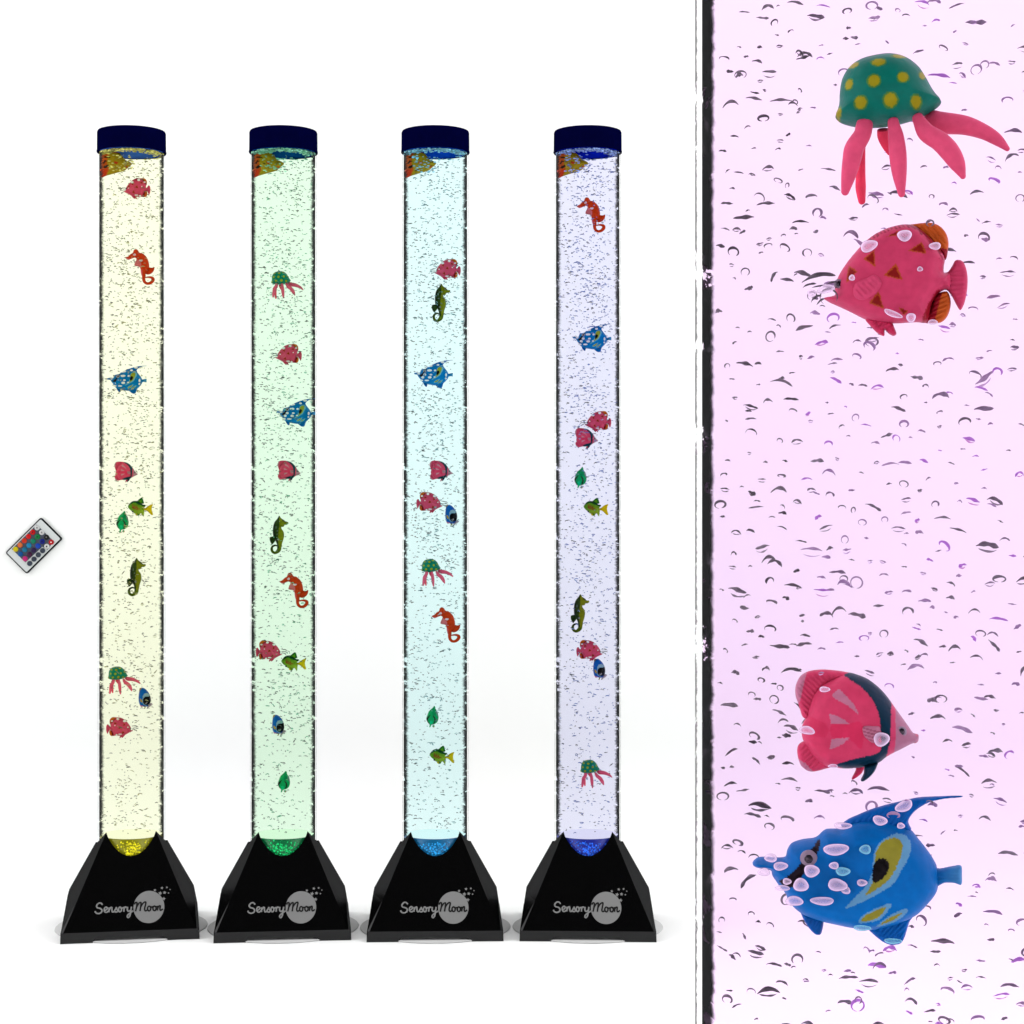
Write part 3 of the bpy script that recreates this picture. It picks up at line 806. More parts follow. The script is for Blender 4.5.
FN = Vector((0, -1, 0))
def make_logo(parent):
    zx = lambda X: (90 + X / 11.378) - 131.0
    zy = lambda Y: 885 + Y / 11.378
    p0 = front_plane_point(0, 900); p1 = front_plane_point(0, 910)
    up = (p0 - p1).normalized(); nrm = Vector((0, -up.z, up.y)).normalized()
    if nrm.y > 0: nrm = -nrm
    def P(X, Y, off): return front_plane_point(zx(X), zy(Y)) + nrm * off
    def prism(name, pts, off, m, par):
        top = [P(x, y, off) for x, y in pts]; bot = [P(x, y, -0.0003) for x, y in pts]
        n = len(pts)
        return mesh_obj(name, top + bot, [tuple(range(n))[::-1]] + [(i, (i + 1) % n, n + (i + 1) % n, n + i) for i in range(n)], m, par, smooth=False)
    disc = prism('logo_moon', [(673 + 173 * math.cos(a * PI / 32), 260 + 184 * math.sin(a * PI / 32)) for a in range(64)], 0.0004, M_grey, parent)
    def strokes(name, ss, off, m, r=8.6):
        mb = MB()
        for s in ss:
            q = catmull(s, 5, closed=False)
            path = [P(x, y, off) for x, y in q]
            rr = r / 11.378 * MM * 0.97
            # flat ribbon-like bead standing slightly proud of the face
            n = len(path); V = []; Fc = []
            for i in range(n):
                t = (path[min(i + 1, n - 1)] - path[max(i - 1, 0)]).normalized()
                a = t.cross(nrm).normalized()
                for k in range(8):
                    an = 2 * PI * k / 8
                    V.append(path[i] + a * rr * math.cos(an) + nrm * 0.0004 * math.sin(an))
            for i in range(n - 1):
                for k in range(8):
                    k2 = (k + 1) % 8; Fc.append((i * 8 + k, i * 8 + k2, (i + 1) * 8 + k2, (i + 1) * 8 + k))
            Fc += [tuple(range(7, -1, -1)), tuple((n - 1) * 8 + k for k in range(8))]
            mb.add(V, Fc)
        return mb.build(name, m, parent)
    el = lambda cx, cy, a, b: [(cx + a * math.cos(k * PI / 6 - 1.2), cy + b * math.sin(k * PI / 6 - 1.2)) for k in range(13)]
    sens = [[(155, 218), (138, 198), (110, 199), (89, 224), (98, 248), (130, 258), (149, 277), (142, 303), (113, 315), (84, 306), (74, 286)],
            [(168, 290), (203, 270), (206, 251), (190, 245), (174, 266), (180, 295), (200, 304), (224, 288)],
            [(226, 250), (228, 276), (226, 304)], [(228, 282), (244, 254), (258, 252), (260, 282), (268, 303), (284, 296), (300, 270)],
            [(300, 272), (312, 250), (310, 264), (325, 288), (314, 305), (290, 300)],
            el(350, 277, 17, 27), [(352, 252), (368, 264), (388, 256)], [(390, 249), (394, 275), (392, 304)], [(393, 276), (406, 252), (424, 257)],
            [(434, 250), (432, 284), (446, 302), (468, 288)], [(478, 250), (470, 300), (462, 348), (446, 372), (432, 362), (440, 340), (470, 316), (500, 296)]]
    moon = [[(512, 226), (520, 206), (538, 206), (536, 250), (524, 304)], [(534, 258), (560, 216), (580, 204), (584, 220), (574, 304)],
            [(578, 262), (606, 216), (632, 201), (638, 216), (625, 280), (634, 303), (652, 296)], el(676, 278, 18, 27), [(680, 252), (700, 262), (718, 258)], el(736, 278, 18, 27), [(738, 252), (752, 264), (770, 254)],
            [(772, 250), (772, 276), (768, 304)], [(770, 280), (786, 253), (800, 254), (797, 288), (806, 304), (830, 288)]]
    strokes('lettering', sens, 0.0002, M_grey)
    strokes('lettering', moon, 0.0006, M_dark)
    for (X, Y, r) in [(738, 70, 17), (817, 48, 18), (872, 43, 14), (908, 68, 9), (848, 102, 21), (892, 108, 11), (838, 172, 22), (798, 108, 24)]:
        pts = []
        for k in range(10):
            a = -PI / 2 + k * PI / 5 + 0.2; q = r if k % 2 == 0 else r * 0.48
            pts.append((X + q * math.cos(a), Y + q * math.sin(a)))
        prism('star', pts, 0.0005 if r < 20 else 0.0006, M_grey, parent)

def gcol(c):
    k = random.uniform(0.4, 1.15)
    return tuple(q * k for q in lin(c))

LAMPS = []
PARTS = {}
def make_lamp(px, py_unused, depth, spec, close=False):
    x = (px - 512) * depth / F
    rz = -math.atan2(x, depth) * (1.0 if close else 0.9)
    t = empty('bubble_lamp', (x, CAM.y + depth, 0), rz)
    tag(t, spec['label'], 'bubble lamp', 'bubble lamps with toy fish inside')
    if not PARTS:
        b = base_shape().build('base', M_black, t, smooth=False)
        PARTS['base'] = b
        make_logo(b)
        v, f = lathe([(0, 0.0004), (0.1120, 0.0004), (0.1128, 0.0012), (0.1120, 0.0024), (0, 0.0026)])  # flat grey disc standing in for the shadow around the base
        mesh_obj('shadow_disc', v, f, plastic('shadow_grey', (0.52, 0.52, 0.52), rough=0.8, spec=0.05, noise=0.05), b)
        mb = MB(); cyl_shell(mb, R_OUT, Z_BOT, Z_TOP)
        m2 = MB(); cyl_shell(m2, R_IN, Z_BOT, Z_TOP)
        nf = len(mb.f); mb.add(m2.v, m2.f)
        tb = mb.build('tube', [M_outer_far, M_inner_far], t)
        for i, p in enumerate(tb.data.polygons): p.material_index = 0 if i < nf else 1
        PARTS['tube'] = tb
        v, f = lathe([(0, Z_TOP + 0.004), (0.0496, Z_TOP + 0.004), (0.0496, Z_TOP), (0.0512, Z_TOP), (0.0516, Z_TOP + 0.001), (0.0510, Z_TOP + 0.004), (0.0508, Z_CAPTOP - 0.003), (0.0498, Z_CAPTOP - 0.0006), (0.0480, Z_CAPTOP), (0, Z_CAPTOP)])
        cp = mesh_obj('cap', v, f, M_navy, t)
        cp.data.polygons.foreach_set('use_smooth', [True] * len(cp.data.polygons))
        cp.data.set_sharp_from_angle(angle=math.radians(35))
        PARTS['cap'] = cp
    else:
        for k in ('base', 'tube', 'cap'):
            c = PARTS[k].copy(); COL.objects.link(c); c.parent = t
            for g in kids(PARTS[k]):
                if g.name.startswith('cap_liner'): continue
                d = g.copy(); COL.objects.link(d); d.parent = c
            if k == 'cap': cp = c
            if k == 'tube' and close:
                c.data = c.data.copy(); c.data.materials[0] = M_outer; c.data.materials[1] = M_inner
    nm = spec['name']
    # liner under the cap, the disc seen from below through the water
    v, f = lathe([(0, Z_TOP + 0.0002), (R_WAT - 0.0006, Z_TOP + 0.0002), (R_WAT - 0.0006, Z_TOP + 0.0035), (0, Z_TOP + 0.0035)])
    ln = mesh_obj('cap_liner', v, f, plastic('liner_' + nm, lin(spec['liner']), rough=0.8, spec=0.0, noise=0.3, scale=90), cp)
    mb = MB(); v, f = lathe([(0, Z_PLUG + 0.0005), (R_WAT, Z_PLUG + 0.0005), (R_WAT, Z_TOP - 0.0002), (0, Z_TOP - 0.0002)]); mb.add(v, f)
    w = mb.build('water', water_mat('water_' + nm, spec['tint']), t)
    w.data.set_sharp_from_angle(angle=math.radians(35))
    # lit plug at the foot of the tube: coloured sleeve and pale diffuser on top
    v, f = lathe([(0, 0.095), (0.0462, 0.095), (0.0462, Z_PLUG - 0.0008), (0.0455, Z_PLUG - 0.0002), (0, Z_PLUG - 0.0002)])
    pl = mesh_obj('light_plug', v, f, plastic('plug_' + nm, lin(spec['plug']), rough=0.35, spec=0.3, noise=0.35, scale=70, emis=lin(spec['plug']), es=0.35), t)
    v, f = lathe([(0, Z_PLUG - 0.0001), (0.0450, Z_PLUG - 0.0001), (0.0445, Z_PLUG + 0.0003), (0, Z_PLUG + 0.0003)])
    mesh_obj('diffuser', v, f, plastic('diffuser_' + nm, (0.02, 0.02, 0.02), rough=0.8, spec=0.0, emis=tuple(q ** 0.5 for q in spec['tint']), es=1.06), pl)
    # grains at the front of the plug, LED light added as a faint self-glow
    mb = MB()
    ic = bmesh.new(); bmesh.ops.create_icosphere(ic, subdivisions=1, radius=1)
    iv = [p.co.copy() for p in ic.verts]; iff = [tuple(q.index for q in fc.verts) for fc in ic.faces]; ic.free()
    for i in range(190):
        a = random.gauss(0, 0.34); z = random.uniform(0.108, Z_PLUG - 0.0075 + 0.006 * random.random() ** 3)
        if random.random() < abs(a) * 0.9: continue
        r = random.uniform(0.0007, 0.0018); rr = 0.0464
        c = Vector((rr * math.sin(a), -rr * math.cos(a), z + 0.004 * abs(a)))
        mb.add([c + p * r for p in iv], iff, gcol(spec['grain']))
    g = mb.build('grains', plastic('grain_' + nm, (1, 1, 1), rough=0.3, attr=True, spec=0.3, emis=lin(spec['grain']), es=0.25), pl, use_col=True)
    tag(g, kind='stuff')
    # froth just under the cap
    mb = MB()
    for i in range(420):
        a = random.uniform(-1.45, 1.45)
        rr = R_WAT * (1 - 0.32 * random.random() ** 2.4) * 0.985
        if random.random() < 0.1: a = random.uniform(-PI, PI)
        r = random.uniform(0.0006, 0.0017)
        c = Vector((rr * math.sin(a), -rr * math.cos(a), Z_TOP - 0.0012 - random.random() ** 2 * 0.0035))
        k = random.uniform(0.25, 1.0)
        col = tuple(q * k for q in lin(spec['froth']))
        mb.add([c + Vector((p.x * r * 1.7, p.y * r * 1.7, p.z * r * 0.7)) for p in iv], iff, col)
    for i in range(46):              # bubbles caught under the cap beside the striped fish
        r = random.uniform(0.0006, 0.0015); k = random.uniform(0.35, 1.1)
        c = Vector((random.uniform(-0.034, 0.004), -0.0125 - random.random() * 0.012, Z_TOP - 0.006 - random.random() * 0.026))
        mb.add([c + Vector((p.x * r * 1.9, p.y * r, p.z * r * 0.7)) for p in iv], iff, tuple(q * k for q in lin(spec['froth'])))
    fr = mb.build('froth', M_bub, t, use_col=True); tag(fr, kind='stuff')
    # bubbles through the whole column
    mb = MB()
    pal = [tuple((0.8 if close else 0.6) * q for q in lin(c)) for c in spec['bub']]
    if not close:
        for i in range(4200):
            p = rand_pos(Z_PLUG + 0.006, Z_TOP - 0.012)
            if random.random() < 0.22 * (1 + math.sin(p[2] * 31 + p[0] * 40)): continue
            if random.random() < 0.6 * (1 - (p[2] - Z_PLUG) / (Z_TOP - Z_PLUG)): continue
            wd, th, arc, tl, yw = rand_banana(p, 1.25)
            left = p[0] < -0.55 * R_WAT  # shade of a dark studio flag put into the left bubbles' colour
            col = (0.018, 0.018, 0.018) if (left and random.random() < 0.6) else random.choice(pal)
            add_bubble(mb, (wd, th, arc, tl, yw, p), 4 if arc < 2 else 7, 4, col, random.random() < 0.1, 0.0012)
    else:
        zc = CAM.z
        TOYS_AT = [((q - NX) * UN, (512 - r) * UN, a * UN, b * UN) for (q, r, a, b) in [(908, 125, 95, 88), (890, 280, 72, 58), (858, 725, 62, 60), (850, 872, 92, 68)]]
        items = []
        for i in range(1330):
            p = even_pos(zc - 0.21, zc + 0.21)
            if any(((p[0] - a) / c) ** 2 + ((p[2] - zc - b) / d) ** 2 < 1 for (a, b, c, d) in TOYS_AT) and p[1] < 0.012: continue
            wd, th, arc, tl, yw = rand_banana(p, 1.0)
            items.append((wd, th, arc, tl, yw, p))
        vis = [it for it in items if abs(it[5][2] - zc) < 0.137 and it[5][0] < 0.036]
        vis.sort(key=lambda it: -it[0] * it[1])
        top = vis[:62]
        for it in items:
            wd, th, arc, tl, yw, p = it
            lone = it in top
            tgt = MB() if lone else mb
            left = p[0] < -0.4 * R_WAT  # left bubbles coloured darker, as if shaded from that side
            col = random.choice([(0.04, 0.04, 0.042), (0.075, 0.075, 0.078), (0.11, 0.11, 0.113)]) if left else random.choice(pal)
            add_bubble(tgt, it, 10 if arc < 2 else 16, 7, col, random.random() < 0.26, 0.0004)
            if lone: tgt.build('bubble', M_bub, t, use_col=True)
    bb = mb.build('bubbles', M_bub, t, use_col=True); tag(bb, kind='stuff')
    return t

SPECS = [
 dict(name='yellow', label='bubble lamp with pale yellow water, nearest the small remote control', tint=(0.93, 0.95, 0.73), liner=(52, 92, 196), plug=(120, 118, 16), grain=(236, 226, 24), froth=(225, 222, 120), bub=[(120, 120, 84), (150, 148, 96), (96, 98, 80), (180, 178, 120)]),
 dict(name='green', label='bubble lamp with pale green water and a bright green glow at its foot', tint=(0.73, 0.93, 0.74), liner=(8, 66, 142), plug=(10, 96, 54), grain=(20, 210, 116), froth=(140, 220, 190), bub=[(70, 110, 92), (90, 190, 150), (110, 150, 132), (60, 76, 70)]),
 dict(name='cyan', label='bubble lamp with pale icy cyan water, between the green and the lavender lamps', tint=(0.73, 0.93, 0.93), liner=(10, 62, 170), plug=(14, 86, 128), grain=(40, 160, 226), froth=(140, 215, 240), bub=[(70, 104, 110), (110, 160, 170), (60, 74, 78), (130, 180, 190)]),
 dict(name='lavender', label='bubble lamp with pale lavender blue water and a deep blue glow at its foot', tint=(0.75, 0.75, 0.90), liner=(8, 30, 160), plug=(26, 36, 128), grain=(44, 110, 240), froth=(150, 180, 245), bub=[(80, 110, 196), (70, 74, 92), (110, 130, 190), (120, 150, 220)]),
 dict(name='pink', label='bubble lamp with pale pink water standing close to the camera, cropped by the picture edge', tint=(0.92, 0.695, 0.95), liner=(60, 30, 120), plug=(120, 30, 120), grain=(220, 60, 220), froth=(220, 170, 235), bub=[(112, 102, 118), (140, 118, 152), (168, 112, 196), (104, 104, 108), (150, 132, 158), (96, 92, 98)]),
]
NEAR = 0.5318
NX = 875.0
CX = [131.6, 283.4, 435.4, 587.7]
for i in range(4):
    LAMPS.append(make_lamp(CX[i], 0, D, SPECS[i]))
NEAR = 0.5318
NX = 875.0
LAMPS.append(make_lamp(NX, 0, NEAR, SPECS[4], close=True))

# ------------------------------------------------------------------ toys in the far lamps
dt = D - 0.014
T = [
 # yellow lamp
 ('orange_fish', 116, 163.5, 0, 'yellow and orange striped fish toy under the cap of the yellow water lamp'),
 ('discus', 137.6, 188, 0, 'pink spotted disc fish toy facing left, high up in the yellow water lamp'),
 ('orange_sea', 140, 267, 0, 'orange seahorse toy facing left in the yellow water lamp'),
 ('angel', 127, 379.5, 0, 'blue angelfish toy facing left in the yellow water lamp'),
 ('butterfly', 126, 472, 0, 'pink butterflyfish toy with dark band in the yellow water lamp'),
 ('yellowtail', 140.5, 507, 0, 'green fish toy with yellow tail in the yellow water lamp'),
 ('leaf', 122.5, 521.5, 0, 'small leaf shaped green fish toy in the yellow water lamp'),
 ('olive_sea', 136.3, 577.2, 0, 'dark olive seahorse toy facing right in the yellow water lamp'),
 ('jelly', 124.2, 680, 0, 'green dotted jellyfish toy with pink tentacles in the yellow water lamp'),
 ('tang', 145, 698, 0, 'small blue fish toy with black face in the yellow water lamp'),
 ('discus', 119, 727, 1, 'pink spotted disc fish toy facing right, low down in the yellow water lamp'),
 # green lamp
 ('orange_fish', 268.2, 163.5, 0, 'yellow and orange striped fish toy under the cap of the green water lamp'),
 ('jelly', 287.2, 285, 0, 'green dotted jellyfish toy with pink tentacles in the green water lamp'),
 ('discus', 289.1, 354, 0, 'pink spotted disc fish toy facing left in the green water lamp'),
 ('angel', 296, 412.5, 0, 'blue angelfish toy facing left in the green water lamp'),
 ('butterfly', 289, 471, 0, 'pink butterflyfish toy with dark band in the green water lamp'),
 ('olive_sea', 279, 535, 0, 'dark olive seahorse toy facing right in the green water lamp'),
 ('orange_sea', 294, 590.5, 0, 'orange seahorse toy facing left in the green water lamp'),
 ('discus', 268.5, 650.5, 1, 'pink spotted disc fish toy facing right beside a green fish in the green water lamp'),
 ('yellowtail', 293.8, 661.5, 0, 'green fish toy with yellow tail in the green water lamp'),
 ('tang', 278.5, 725, 0, 'small blue fish toy with black face in the green water lamp'),
 ('leaf', 284, 781.5, 0, 'small leaf shaped green fish toy low down in the green water lamp'),
 # cyan lamp
 ('orange_fish', 420.4, 163.5, 0, 'yellow and orange striped fish toy under the cap of the icy cyan water lamp'),
 ('discus', 448.1, 269, 0, 'pink spotted disc fish toy facing left, high up in the icy cyan water lamp'),
 ('olive_sea', 441, 303, 0, 'dark olive seahorse toy facing right in the icy cyan water lamp'),
 ('angel', 433.5, 374, 0, 'blue angelfish toy facing left in the icy cyan water lamp'),
 ('butterfly', 441, 471, 0, 'pink butterflyfish toy with dark band in the icy cyan water lamp'),
 ('discus', 429, 502, 1, 'pink spotted disc fish toy facing right above the jellyfish in the icy cyan water lamp'),
 ('tang', 451.5, 515, 0, 'small blue fish toy with black face in the icy cyan water lamp'),
 ('jelly', 437.2, 572.5, 0, 'green dotted jellyfish toy with pink tentacles in the icy cyan water lamp'),
 ('orange_sea', 446, 625, 0, 'orange seahorse toy facing left in the icy cyan water lamp'),
 ('leaf', 432.5, 716.5, 0, 'small leaf shaped green fish toy in the icy cyan water lamp'),
 ('yellowtail', 442, 755, 0, 'green fish toy with yellow tail low down in the icy cyan water lamp'),
 # lavender lamp
 ('orange_fish', 572.6, 163.5, 0, 'yellow and orange striped fish toy under the cap of the lavender blue water lamp'),
 ('orange_sea', 591, 215, 0, 'orange seahorse toy facing left, high up in the lavender blue water lamp'),
 ('angel', 592, 338, 0, 'blue angelfish toy facing left in the lavender blue water lamp'),
 ('discus', 598.6, 421, 0, 'pink spotted disc fish toy facing left, upper one in the lavender blue water lamp'),
 ('butterfly', 586.5, 438.5, 0, 'pink butterflyfish toy with dark band in the lavender blue water lamp'),
 ('leaf', 580.5, 477.5, 0, 'small leaf shaped green fish toy in the lavender blue water lamp'),
 ('yellowtail', 596, 507, 0, 'green fish toy with yellow tail in the lavender blue water lamp'),
 ('olive_sea', 580, 613.5, 0, 'dark olive seahorse toy facing right in the lavender blue water lamp'),
 ('discus', 589, 650, 1, 'pink spotted disc fish toy facing right, lower one in the lavender blue water lamp'),
 ('tang', 599.5, 669, 0, 'small blue fish toy with black face in the lavender blue water lamp'),
 ('jelly', 596.2, 773.5, 0, 'green dotted jellyfish toy with pink tentacles low down in the lavender blue water lamp'),
]
NEAR_BEADS = dict(
    angel=(856.7, 867.7, [(904, 806, 9.5, 5.6), (880, 820, 7.5, 5), (836, 849, 13, 6), (843, 826, 9, 4), (780, 866, 7.4, 4.4), (811, 871, 8, 6.6), (843, 871, 7.5, 4.6), (837, 885, 10, 6.6), (862, 883, 5.4, 3.6),
        (865, 849, 6, 5), (801, 885, 8, 7), (794, 901, 9, 5), (822, 901, 12, 4.4), (922, 873, 5, 9), (921, 891, 5, 5), (771, 858, 6, 4)]),
    discus=(898.4, 276.8, [(869, 246, 9, 6), (904, 235, 7.5, 6), (852, 278, 3.5, 3.5), (920, 269, 3, 3), (935, 246, 6, 4), (893, 314, 10, 3.2), (911, 318, 5, 5)]))
BEADS = [MB() for _ in range(4)]
_ic = bmesh.new(); bmesh.ops.create_icosphere(_ic, subdivisions=2, radius=1)
_iv = [p.co.copy() for p in _ic.verts]; _if = [tuple(q.index for q in fc.verts) for fc in _ic.faces]; _ic.free()
bpy.context.view_layer.update()
def beads(kind, px, py, back):
    if kind not in NEAR_BEADS: return
    cx, cy, lst = NEAR_BEADS[kind]
    li = min(range(4), key=lambda i: abs(CX[i] - px))
    inv_ = LAMPS[li].matrix_world.inverted(); u = (dt - 0.0105) / F; k = 1 / 5.2; sg = -1 if back else 1
    def at_(X, Y, dy=0.0):
        return inv_ @ Vector(((px + sg * (X - cx) * k - 512) * u, CAM.y + dt - 0.0105 + dy, CAM.z - (py + (Y - cy) * k - 512) * u))
    for (X, Y, a, b) in lst:
        c = at_(X, Y)
        BEADS[li].add([c + Vector((p.x * a * k * u, p.y * min(a, b) * k * u * 0.7, p.z * b * k * u)) for p in _iv], _if, (0.55, 0.55, 0.55))
    if kind == 'discus':                  # thin streaks of air at the mouth
        for (X, Y, w_, th_, arc_, tl_) in [(818, 274, 36, 5, 0.7, 0.18), (822, 284, 34, 4, 0.5, 0.0), (814, 296, 16, 4, 1.8, 0.5), (808, 286, 16, 4, 1.2, 0.3), (826, 291, 20, 4, 2.2, 0)]:
            v, f = banana(w_ * k * u, th_ * k * u, arc_, 7, 5, sg * tl_, 0.0, at_(X, Y, 0.006)); BEADS[li].add(v, f, (0.05, 0.05, 0.05))
for (k, px, py, bk, lab) in T:
    beads(k, px, py, bk)
    place_toy(k, px, py, dt + (0.012 if k in ('orange_fish',) else 0), lab, bool(bk))
for i in range(4):
    tag(BEADS[i].build('clinging_bubbles', M_bub, LAMPS[i], use_col=True), kind='stuff')
# close lamp
nt_ = NEAR - 0.012
place_toy('jelly', 830 + 495 / 5.389, 40 + 465 / 5.389, nt_, 'green dotted jellyfish toy with pink tentacles in the close pink water lamp')
place_toy('discus', 800 + 560 / 5.689, 210 + 380 / 5.689, nt_, 'pink spotted disc fish toy with orange fins in the close pink water lamp')
place_toy('butterfly', 785 + 525 / 7.314, 660 + 480 / 7.314, nt_, 'pink butterflyfish toy with teal band in the close pink water lamp')
place_toy('angel', 745 + 520 / 4.6545, 785 + 385 / 4.6545, nt_, 'blue angelfish toy dotted with bubbles in the close pink water lamp')

# ------------------------------------------------------------------ bubbles clinging to the toys of the close lamp
near = LAMPS[-1]
bpy.context.view_layer.update()
inv = near.matrix_world.inverted()
def droplet(px, py, a, b, tilt=0.0, teal=False, ring=False):
    dep = nt_ - 0.0098
    u = dep / F
    c = Vector(((px - 512) * u, CAM.y + dep, CAM.z - (py - 512) * u))
    c = inv @ c
    ct, s_ = math.cos(tilt), math.sin(tilt)
    bm = bmesh.new()
    bmesh.ops.create_uvsphere(bm, u_segments=20, v_segments=12, radius=1)
    for v in bm.verts:
        x, y, z = v.co
        wob = 1 + 0.06 * math.sin(3 * math.atan2(z, x) + px)
        x *= a * u * wob; z *= b * u * wob; y *= min(a, b) * u * 0.8
        v.co = (c.x + x * ct - z * s_, c.y + y, c.z + x * s_ + z * ct)
    me = bpy.data.meshes.new('bubble'); bm.to_mesh(me); bm.free()
    me.polygons.foreach_set('use_smooth', [True] * len(me.polygons))
    me.materials.append(M_dropc if teal else M_drop)
    link(bpy.data.objects.new('bubble', me), near)
for d in [(826, 289, 9, 4.2, .2), (812, 293, 4.6, 3.4), (868.9, 246, 9, 6, .35), (904.6, 235.5, 7.5, 6), (852, 277.7, 3.2, 3.2), (920, 269, 3, 2.6), (935, 246, 6, 4), (893, 313.7, 10, 3.2, -.4), (911, 317.6, 5, 5), (932.7, 322, 5, 2.6),
          (824.6, 689.4, 5.5, 3), (807, 730.4, 8, 4.4, -.15), (881.4, 739.3, 8.4, 7.4, .3), (833, 766, 5, 2),
          (904, 806, 9.5, 5.6, .5), (880, 820.5, 7.5, 5, -.2), (900.8, 825.8, 4, 3.2), (836, 849.5, 13, 6, .1), (842.8, 825.8, 9, 3.6), (780.5, 866.2, 7.4, 4.4, .1), (811.6, 871, 8, 6.6), (834, 865.6, 5, 3.8), (842.8, 871.4, 7.5, 4.6, 0, True),
          (837.4, 885, 10, 6.6, -.1), (846, 890.5, 4.6, 3.8), (862, 882.8, 5.4, 3.6), (865.3, 849.5, 6, 5, 0, True), (800.9, 885, 8, 7), (794.4, 901, 9, 5), (822.3, 901, 12, 4.4, 0), (922.3, 873, 5, 9.2), (921.6, 891, 5, 5), (770.8, 858, 6.4, 4.4),
          (764, 872, 6, 4), (782.6, 888, 7.5, 2.8), (862, 928, 9, 3, 0, True), (893, 941, 9, 2.8, 0, True), (787, 881.5, 4.5, 3.4, 0)]:
    droplet(*d)

for (px, py, w_, th_, arc_, tl_) in [(818, 275.5, 34, 5, 0.7, 0.18), (825, 286, 26, 3, 0.5, 0.0), (815, 297, 12, 2.5, 1.8, 0.5), (809, 284, 14, 2.4, 1.2, 0.3), (827, 289, 17, 2.2, 4.6, 0.2), (812, 291.5, 9, 1.8, 5.2, 0), (820, 301, 10, 2.2, 0.8, 0.6), (832, 282, 12, 2.4, 0.9, 0.1)]:
    dep = nt_ - 0.004; u = dep / F
    cc = inv @ Vector(((px - 512) * u, CAM.y + dep, CAM.z - (py - 512) * u))
    v, f = banana(w_ * u, th_ * u, arc_, 12, 7, tl_, 0.0, cc, peak=0.7)
    mb = MB(); mb.add(v, f, (0.05, 0.05, 0.052)); mb.build('bubble', M_bub, near, use_col=True)

